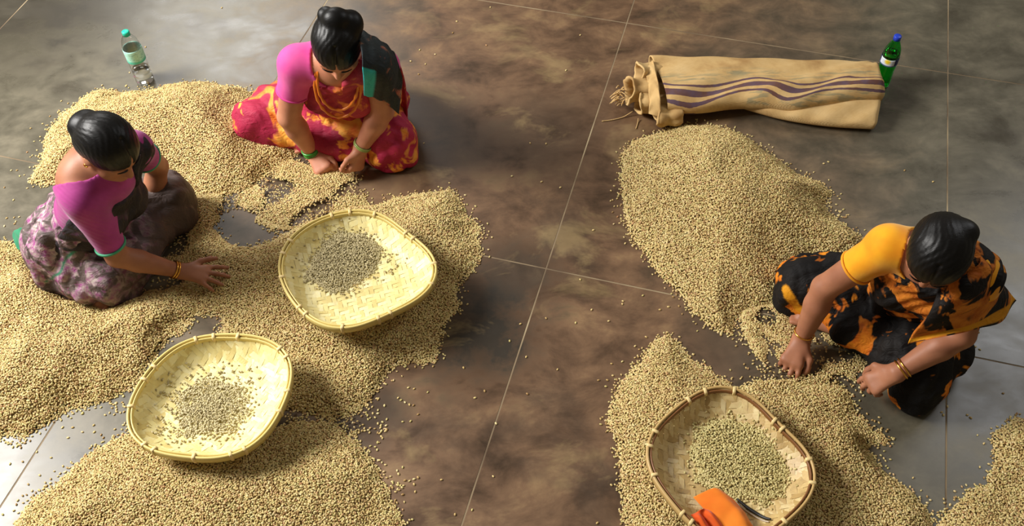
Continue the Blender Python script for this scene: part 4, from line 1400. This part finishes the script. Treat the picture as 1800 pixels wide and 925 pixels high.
# ------------------------------------------------------------------ orange cloth and black cord in the right tray
ORANGE = mat_blouse('orange_cloth', S(226, 112, 20), S(240, 136, 36))
zt = lambda x, y, z: at(x, y, z)
root = empty('cloth', (*at(1265, 895, .1)[:2], .1), 'bright orange folded cloth lying in the bottom right tray', 'cloth')
ctrl = [[zt(1219, 875, .116), zt(1236, 866, .124), zt(1256, 859, .130), zt(1274, 867, .120)],
        [zt(1238, 896, .122), zt(1254, 886, .128), zt(1274, 876, .134), zt(1293, 884, .120)],
        [zt(1260, 918, .124), zt(1276, 908, .130), zt(1294, 896, .136), zt(1309, 904, .116)],
        [zt(1278, 941, .124), zt(1296, 931, .131), zt(1310, 920, .134), zt(1322, 926, .112)],
        [zt(1288, 957, .118), zt(1304, 947, .124), zt(1318, 938, .126), zt(1328, 940, .106)]]
me, u, v = sheet_mesh('fold', ctrl, 44, 34, 0.005, 0.0016, (7, 11), 1)
put('fold', me, ORANGE, root)
ctrl = [[zt(1214, 906, .13), zt(1222, 903, .122), zt(1232, 896, .135), zt(1240, 895, .118), zt(1252, 898, .125)],
        [zt(1222, 914, .125), zt(1230, 908, .140), zt(1238, 910, .118), zt(1250, 905, .142), zt(1262, 912, .118)],
        [zt(1230, 930, .115), zt(1240, 925, .135), zt(1250, 928, .112), zt(1262, 922, .138), zt(1275, 930, .112)],
        [zt(1240, 945, .11), zt(1252, 942, .125), zt(1262, 946, .108), zt(1274, 942, .125), zt(1285, 948, .108)]]
me, u, v = sheet_mesh('fold', ctrl, 30, 40, 0.004, 0.001, (8, 6), 4)
put('fold', me, mat_blouse('deep_orange_cloth', S(206, 76, 10), S(224, 96, 18)), root)['label'] = 'deeper orange gathered end of the cloth'
root = empty('cord', (*at(1330, 895, .1)[:2], .09), 'thin black cord beside the orange cloth in the bottom right tray', 'cord')
pts = [np.array([*zt(x, y, ZR - .05)[:2], 0]) for x, y in ((1296, 876), (1306, 886), (1318, 896), (1332, 906), (1344, 915), (1352, 919))]
pts = catmull(pts, 24)
pts = [np.array([p[0], p[1], float(dishR(p[0], p[1])) + 0.009]) for p in pts]
put('strap', tube_mesh('strap', pts, [0.003 + 0.0025 * math.sin(i / 23 * PI) for i in range(24)], 8), mat_plain('black_cord', S(22, 20, 18), 0.5), root)
pts2 = [p + np.array([-0.006, -0.007, -0.003]) for p in pts]
put('lining', tube_mesh('lining', pts2, 0.0022, 6), mat_plain('pale_cord', S(196, 180, 160), 0.6), root)


# ------------------------------------------------------------------ folded jute sack bundle
JUTE, JUTE_S = mat_jute(), mat_jute(True)
JROOT = empty('jute_sack_bundle', (*at(1350, 165)[:2], 0), 'folded bundle of tan jute sacks with purple stripes and a rolled frayed left end', 'sack')


def sack_layer(name, far, near, z0, z1, mat, nu=90, stripe=None, bulge=None, left_open=True, round_=2.6):
    """a folded sack: far and near are ground lines (pixel controls at the heights given), cross-section a soft flattened loop"""
    Fp = catmull(np.array([at(x, y, z) for x, y, z in far]), nu)
    Np = catmull(np.array([at(x, y, z) for x, y, z in near]), nu)
    m = 48
    V = []; ST = []; IK = []
    for i in range(nu):
        s = i / (nu - 1)
        a, b = Fp[i][:2], Np[i][:2]
        c_, hw = (a + b) / 2, (b - a) / 2
        zt_ = z1(s) if callable(z1) else z1
        zb_ = z0
        endr = 1 - max(0, (s - 0.965) / 0.035) ** 2 * 0.5
        for j in range(m):
            t = 2 * PI * j / m
            ct, st = math.cos(t), math.sin(t)
            x_ = math.copysign(abs(ct) ** (2 / round_), ct)
            y_ = math.copysign(abs(st) ** (2 / round_), st)
            q = c_ + hw * x_ * (0.6 + 0.4 * endr)
            z = (zt_ + zb_) / 2 + (zt_ - zb_) / 2 * y_ * endr
            if y_ > 0:
                z += 0.007 * math.sin(9 * s + 3 * x_) * (1 - x_ * x_) + 0.003 * math.sin(31 * s + 7 * x_) + (bulge(s, x_) if bulge else 0)
            V.append((q[0], q[1], max(z, 0.001)))
            v = (x_ + 1) / 2
            ST.append(stripe(s, v) if (stripe and st > -0.75) else -1)
            IK.append((math.exp(-((ST[-1] + 0.32) / 0.22) ** 2) + (0.8 if (ST[-1] > 1.0 and s > .4) else 0)) if (st > 0 and stripe) else 0)
    Fc = []
    for i in range(nu - 1):
        for j in range(m):
            Fc.append((i * m + j, i * m + (j + 1) % m, (i + 1) * m + (j + 1) % m, (i + 1) * m + j))
    Fc.append(tuple((nu - 1) * m + j for j in range(m)))
    me = mesh_np(name, V, Fc)
    bm = bmesh.new(); bm.from_mesh(me); bmesh.ops.recalc_face_normals(bm, faces=bm.faces); bm.to_mesh(me); bm.free()
    attr(me, 'stripe', ST); attr(me, 'ink', IK)
    o = put(name, me, mat, JROOT)
    md = o.modifiers.new('thickness', 'SOLIDIFY'); md.thickness = 0.006; md.offset = -1
    return o


def wave_line(s):
    return 0.60 + 0.0 + 0.10 * math.exp(-((s - 0.12) / 0.2) ** 2) - 0.05 * math.exp(-((s - 0.40) / 0.12) ** 2) + 0.08 * math.exp(-((s - 0.60) / 0.09) ** 2) - 0.04 * math.exp(-((s - 0.8) / 0.12) ** 2) + 0.09 * max(0, (s - 0.85) / 0.15)


lower = sack_layer('lower_fold', [(1290, 150, 0), (1350, 150, 0), (1450, 150, 0), (1546, 165, 0)], [(1296, 196, .0), (1370, 218, .0), (1450, 231, .0), (1536, 236, .0)], 0.0, 0.075, JUTE, 50)
upper = sack_layer('upper_fold', [(1140, 106, .06), (1250, 110, .06), (1380, 116, .06), (1500, 119, .06), (1532, 124, .06)],
                   [(1170, 216, .0), (1225, 210, .02), (1290, 194, .045), (1340, 190, .06), (1400, 196, .06), (1450, 186, .07), (1556, 176, .07)], 0.012, lambda s: 0.125 + 0.015 * s, JUTE_S, 110,
                   stripe=lambda s, v: (v - wave_line(s)) / 0.30, bulge=lambda s, x: 0.014 * math.exp(-((x - 2 * (wave_line(s) + .12) + 1) / 0.22) ** 2) * math.sin(14 * s + .6))


def roll(name, pts, r0, flat=0.75, turns=1.0, seed=0, mat=None):
    """an open rolled tube of sacking with a dark hollow"""
    P = catmull(np.array(pts), 14)
    m = 30
    ax = nrm(P[-1] - P[0]); up = nrm(Zv - ax * (Zv @ ax)); sd = np.cross(ax, up)
    V = []
    r = np.random.default_rng(seed)
    ph = r.uniform(0, 6.28, 4)
    for i, p in enumerate(P):
        fl = 1 + 0.10 * math.sin(i * 0.9 + ph[0]) + (0.12 if i == len(P) - 1 else 0)
        for j in range(m):
            a = 2 * PI * j / m * turns
            rr = r0 * fl * (1 + 0.16 * math.sin(2 * a + ph[1] + i * .25) + 0.09 * math.sin(5 * a + ph[2] - i * .3) + 0.05 * math.sin(9 * a + i * .5))
            V.append(p + sd * rr * math.cos(a) + up * rr * math.sin(a) * flat + ax * 0.008 * math.sin(2 * a + ph[3]) * (i / 13))
    Fc = [(i * m + j, i * m + (j + 1) % m, (i + 1) * m + (j + 1) % m, (i + 1) * m + j) for i in range(13) for j in range(m)]
    me = mesh_np(name, V, Fc)
    o = put(name, me, mat or JUTE, JROOT)
    md = o.modifiers.new('thickness', 'SOLIDIFY'); md.thickness = 0.007; md.offset = -1
    return o


roll('rolled_sack', [at(1172, 132, .075), at(1145, 128, .095), at(1120, 126, .115)], 0.036, 0.8, seed=1)
roll('rolled_sack', [at(1176, 160, .05), at(1138, 158, .065), at(1103, 160, .085)], 0.048, 0.85, seed=2)
roll('rolled_sack', [at(1180, 182, .045), at(1146, 180, .05), at(1122, 182, .06)], 0.042, 0.85, seed=3)
roll('rolled_sack', [at(1196, 200, .040), at(1172, 201, .042), at(1152, 203, .048)], 0.040, 0.8, seed=5)
ctrl = [[at(1130, 116, .118), at(1139, 145, .120), at(1142, 175, .10), at(1140, 200, .06)],
        [at(1148, 106, .128), at(1156, 140, .142), at(1160, 172, .124), at(1163, 206, .055)]]
me, u, v = sheet_mesh('sack_flap', ctrl, 12, 40, 0.006, 0.004, (22, 4), 6)
put('sack_flap', me, JUTE, JROOT)
# frayed ends
for i in range(26):
    x0, y0 = random.uniform(1086, 1100), random.uniform(150, 182)
    a = at(x0, y0, random.uniform(.03, .07)); b = at(x0 - random.uniform(6, 18), y0 + random.uniform(-4, 14), random.uniform(.005, .05))
    mid = (a + b) / 2 + np.array([random.uniform(-.006, .006), random.uniform(-.006, .006), random.uniform(0, .012)])
    put('fray', tube_mesh('fray', catmull([a, mid, b], 7), [0.0022] * 6 + [0.0012], 5), JUTE, JROOT)
for pp in ([(1112, 196, .02), (1095, 206, .004), (1075, 211, .003), (1058, 213, .003)], [(1122, 208, .01), (1121, 216, .003), (1118, 226, .003)]):
    put('loose_thread', tube_mesh('loose_thread', catmull([at(*q) for q in pp], 12), 0.0020, 5), JUTE, JROOT)


# ------------------------------------------------------------------ bottles
def lathe(name, prof, c, n=40, closed=False):
    V = [(c[0] + r * math.cos(2 * PI * i / n), c[1] + r * math.sin(2 * PI * i / n), c[2] + z) for r, z in prof for i in range(n)]
    m = len(prof)
    Fc = [(j * n + i, j * n + (i + 1) % n, (j + 1) * n + (i + 1) % n, (j + 1) * n + i) for j in range(m - 1) for i in range(n)]
    if closed:
        Fc += [((m - 1) * n + i, (m - 1) * n + (i + 1) % n, (i + 1) % n, i) for i in range(n)]
    me = mesh_np(name, V, Fc)
    bm = bmesh.new(); bm.from_mesh(me)
    bmesh.ops.remove_doubles(bm, verts=bm.verts, dist=1e-5)
    bmesh.ops.recalc_face_normals(bm, faces=bm.faces)
    bm.to_mesh(me); bm.free()
    return me


def glassy(name, col, rough=0.03, ior=1.4, tint=1.0):
    m = M(name, rough)
    m.color(col)
    m.b.inputs['Transmission Weight'].default_value = tint
    m.b.inputs['IOR'].default_value = ior
    return m.m


def shell_prof(outer, t):
    inner = [(max(r - t, 0.0005), z + (t if i == 0 else 0)) for i, (r, z) in enumerate(outer)]
    return outer + inner[::-1]


def bottle(c, k, outer, plastic, liquid, liq_h, cap_col, label_z, label_mat, label_txt, name, liq_mat):
    root = empty(name, (c[0], c[1], 0), label_txt, 'bottle')
    dense = [tuple(q) for q in catmull(np.array(outer) * k, len(outer) * 4)]
    dense = [(max(r, 0.0004), max(z, 0)) for r, z in dense]
    put('bottle_body', lathe('bottle_body', [(0.0004, 0.0005)] + shell_prof(dense, 0.0008) + [(0.0004, 0.0013)], (c[0], c[1], 0)), plastic, root)
    liq = [(0.0004, 0.0018)] + [(max(r - 0.0011, 0.0004), z + 0.0016) for r, z in dense if z < liq_h * k] 
    liq.append((0.0004, liq[-1][1]))
    put('water' if 'water' in name else 'drink', lathe('drink', liq, (c[0], c[1], 0)), liq_mat, root)
    top = outer[-1][1] * k
    cr = outer[-1][0] * k + 0.0022
    capp = [(0.0004, top + 0.004), (cr - 0.002, top + 0.004), (cr, top + 0.002), (cr, top - 0.016), (cr - 0.0018, top - 0.016)]
    cm = lathe('cap', capp, (c[0], c[1], 0), 48)
    put('cap', cm, cap_col, root)
    lp = [(r + 0.0006, z) for r, z in dense if label_z[0] * k <= z <= label_z[1] * k]
    lm = lathe('label', lp + [(r + 0.0006, z) for r, z in lp[::-1]], (c[0], c[1], 0), 60)
    put('label', lm, label_mat, root)
    return root


def label_mat_water():
    m = M('turquoise_label', 0.4)
    xyz = m.node('ShaderNodeSeparateXYZ'); m.wire(m.coord(), xyz.inputs[0])
    z = xyz.outputs[2]
    bands = m.ramp(m.math('MULTIPLY', z, 4.0), [(0.0, S(60, 186, 160)), (0.515, S(60, 186, 160)), (0.56, S(168, 226, 208)), (0.80, S(178, 230, 214)), (0.82, S(120, 208, 186))], 'LINEAR')
    ink = m.ramp(m.noise(70, 2, 0.5, m.mapped((1, 1, 3))), [(0.55, 0), (0.6, 1)])
    m.color(m.mix(m.math('MULTIPLY', ink, 0.35), bands, S(24, 140, 120)))
    return m.m


def label_mat_green(face):
    m = M('navy_white_label', 0.4)
    xyz = m.node('ShaderNodeSeparateXYZ'); m.wire(m.coord(), xyz.inputs[0])
    x, y, z = xyz.outputs
    f = m.math('ADD', m.math('MULTIPLY', x, face[0]), m.math('MULTIPLY', y, face[1]))
    white = m.ramp(m.math('MULTIPLY', f, 20), [(0.42, 0), (0.44, 1)])
    col = m.mix(white, S(14, 24, 84), S(214, 222, 232))
    # yellow fruit mark in the upper part of the white panel
    v = m.node('ShaderNodeVectorMath', operation='DISTANCE')
    m.wire(m.coord(), v.inputs[0]); v.inputs[1].default_value = (face[0] * 0.033 + 0.004, face[1] * 0.033, 0.146)
    col = m.mix(m.ramp(v.outputs['Value'], [(0.011, 1), (0.014, 0)]), col, S(236, 206, 50))
    band = m.ramp(m.math('MULTIPLY', z, 4), [(0.505, 1), (0.515, 0)])
    col = m.mix(band, col, S(70, 90, 130))
    m.color(col)
    return m.m


g = at(256, 142)
OUT_W = [(0.026, 0.0), (0.036, 0.003), (0.039, 0.012), (0.038, 0.03), (0.0395, 0.04), (0.037, 0.052), (0.0395, 0.064), (0.037, 0.076), (0.039, 0.09), (0.0385, 0.12), (0.0388, 0.155), (0.0392, 0.175), (0.037, 0.20), (0.031, 0.225), (0.0215, 0.242), (0.0145, 0.250), (0.0135, 0.258), (0.0135, 0.266)]
bottle(g, 1.0, OUT_W, glassy('clear_plastic', (0.96, 0.98, 0.98, 1), 0.06), None, 0.075, mat_plain('turquoise_cap', S(24, 190, 160), 0.4), (0.118, 0.192), label_mat_water(),
       'clear plastic water bottle with turquoise cap and label standing by the left mound', 'water_bottle', glassy('drinking_water', (1, 1, 1, 1), 0.0, 1.33))
g = at(1548, 148)
fc = nrm([-g[0] - 0.9, -g[1]])
OUT_G = [(0.022, 0.0), (0.031, 0.003), (0.0345, 0.014), (0.0345, 0.04), (0.0335, 0.065), (0.0330, 0.085), (0.0345, 0.105), (0.0350, 0.125), (0.0350, 0.155), (0.0345, 0.172), (0.031, 0.192), (0.024, 0.212), (0.0165, 0.230), (0.0135, 0.242), (0.0130, 0.254)]
bottle(g, 1.0, OUT_G, glassy('green_plastic', (0.10, 0.85, 0.20, 1), 0.05), None, 0.17, mat_plain('blue_cap', S(28, 62, 190), 0.4), (0.122, 0.160), label_mat_green(fc),
       'green plastic soft drink bottle with blue cap standing behind the jute sacks', 'drink_bottle', glassy('lemon_drink', (0.75, 1.0, 0.75, 1), 0.0, 1.33))
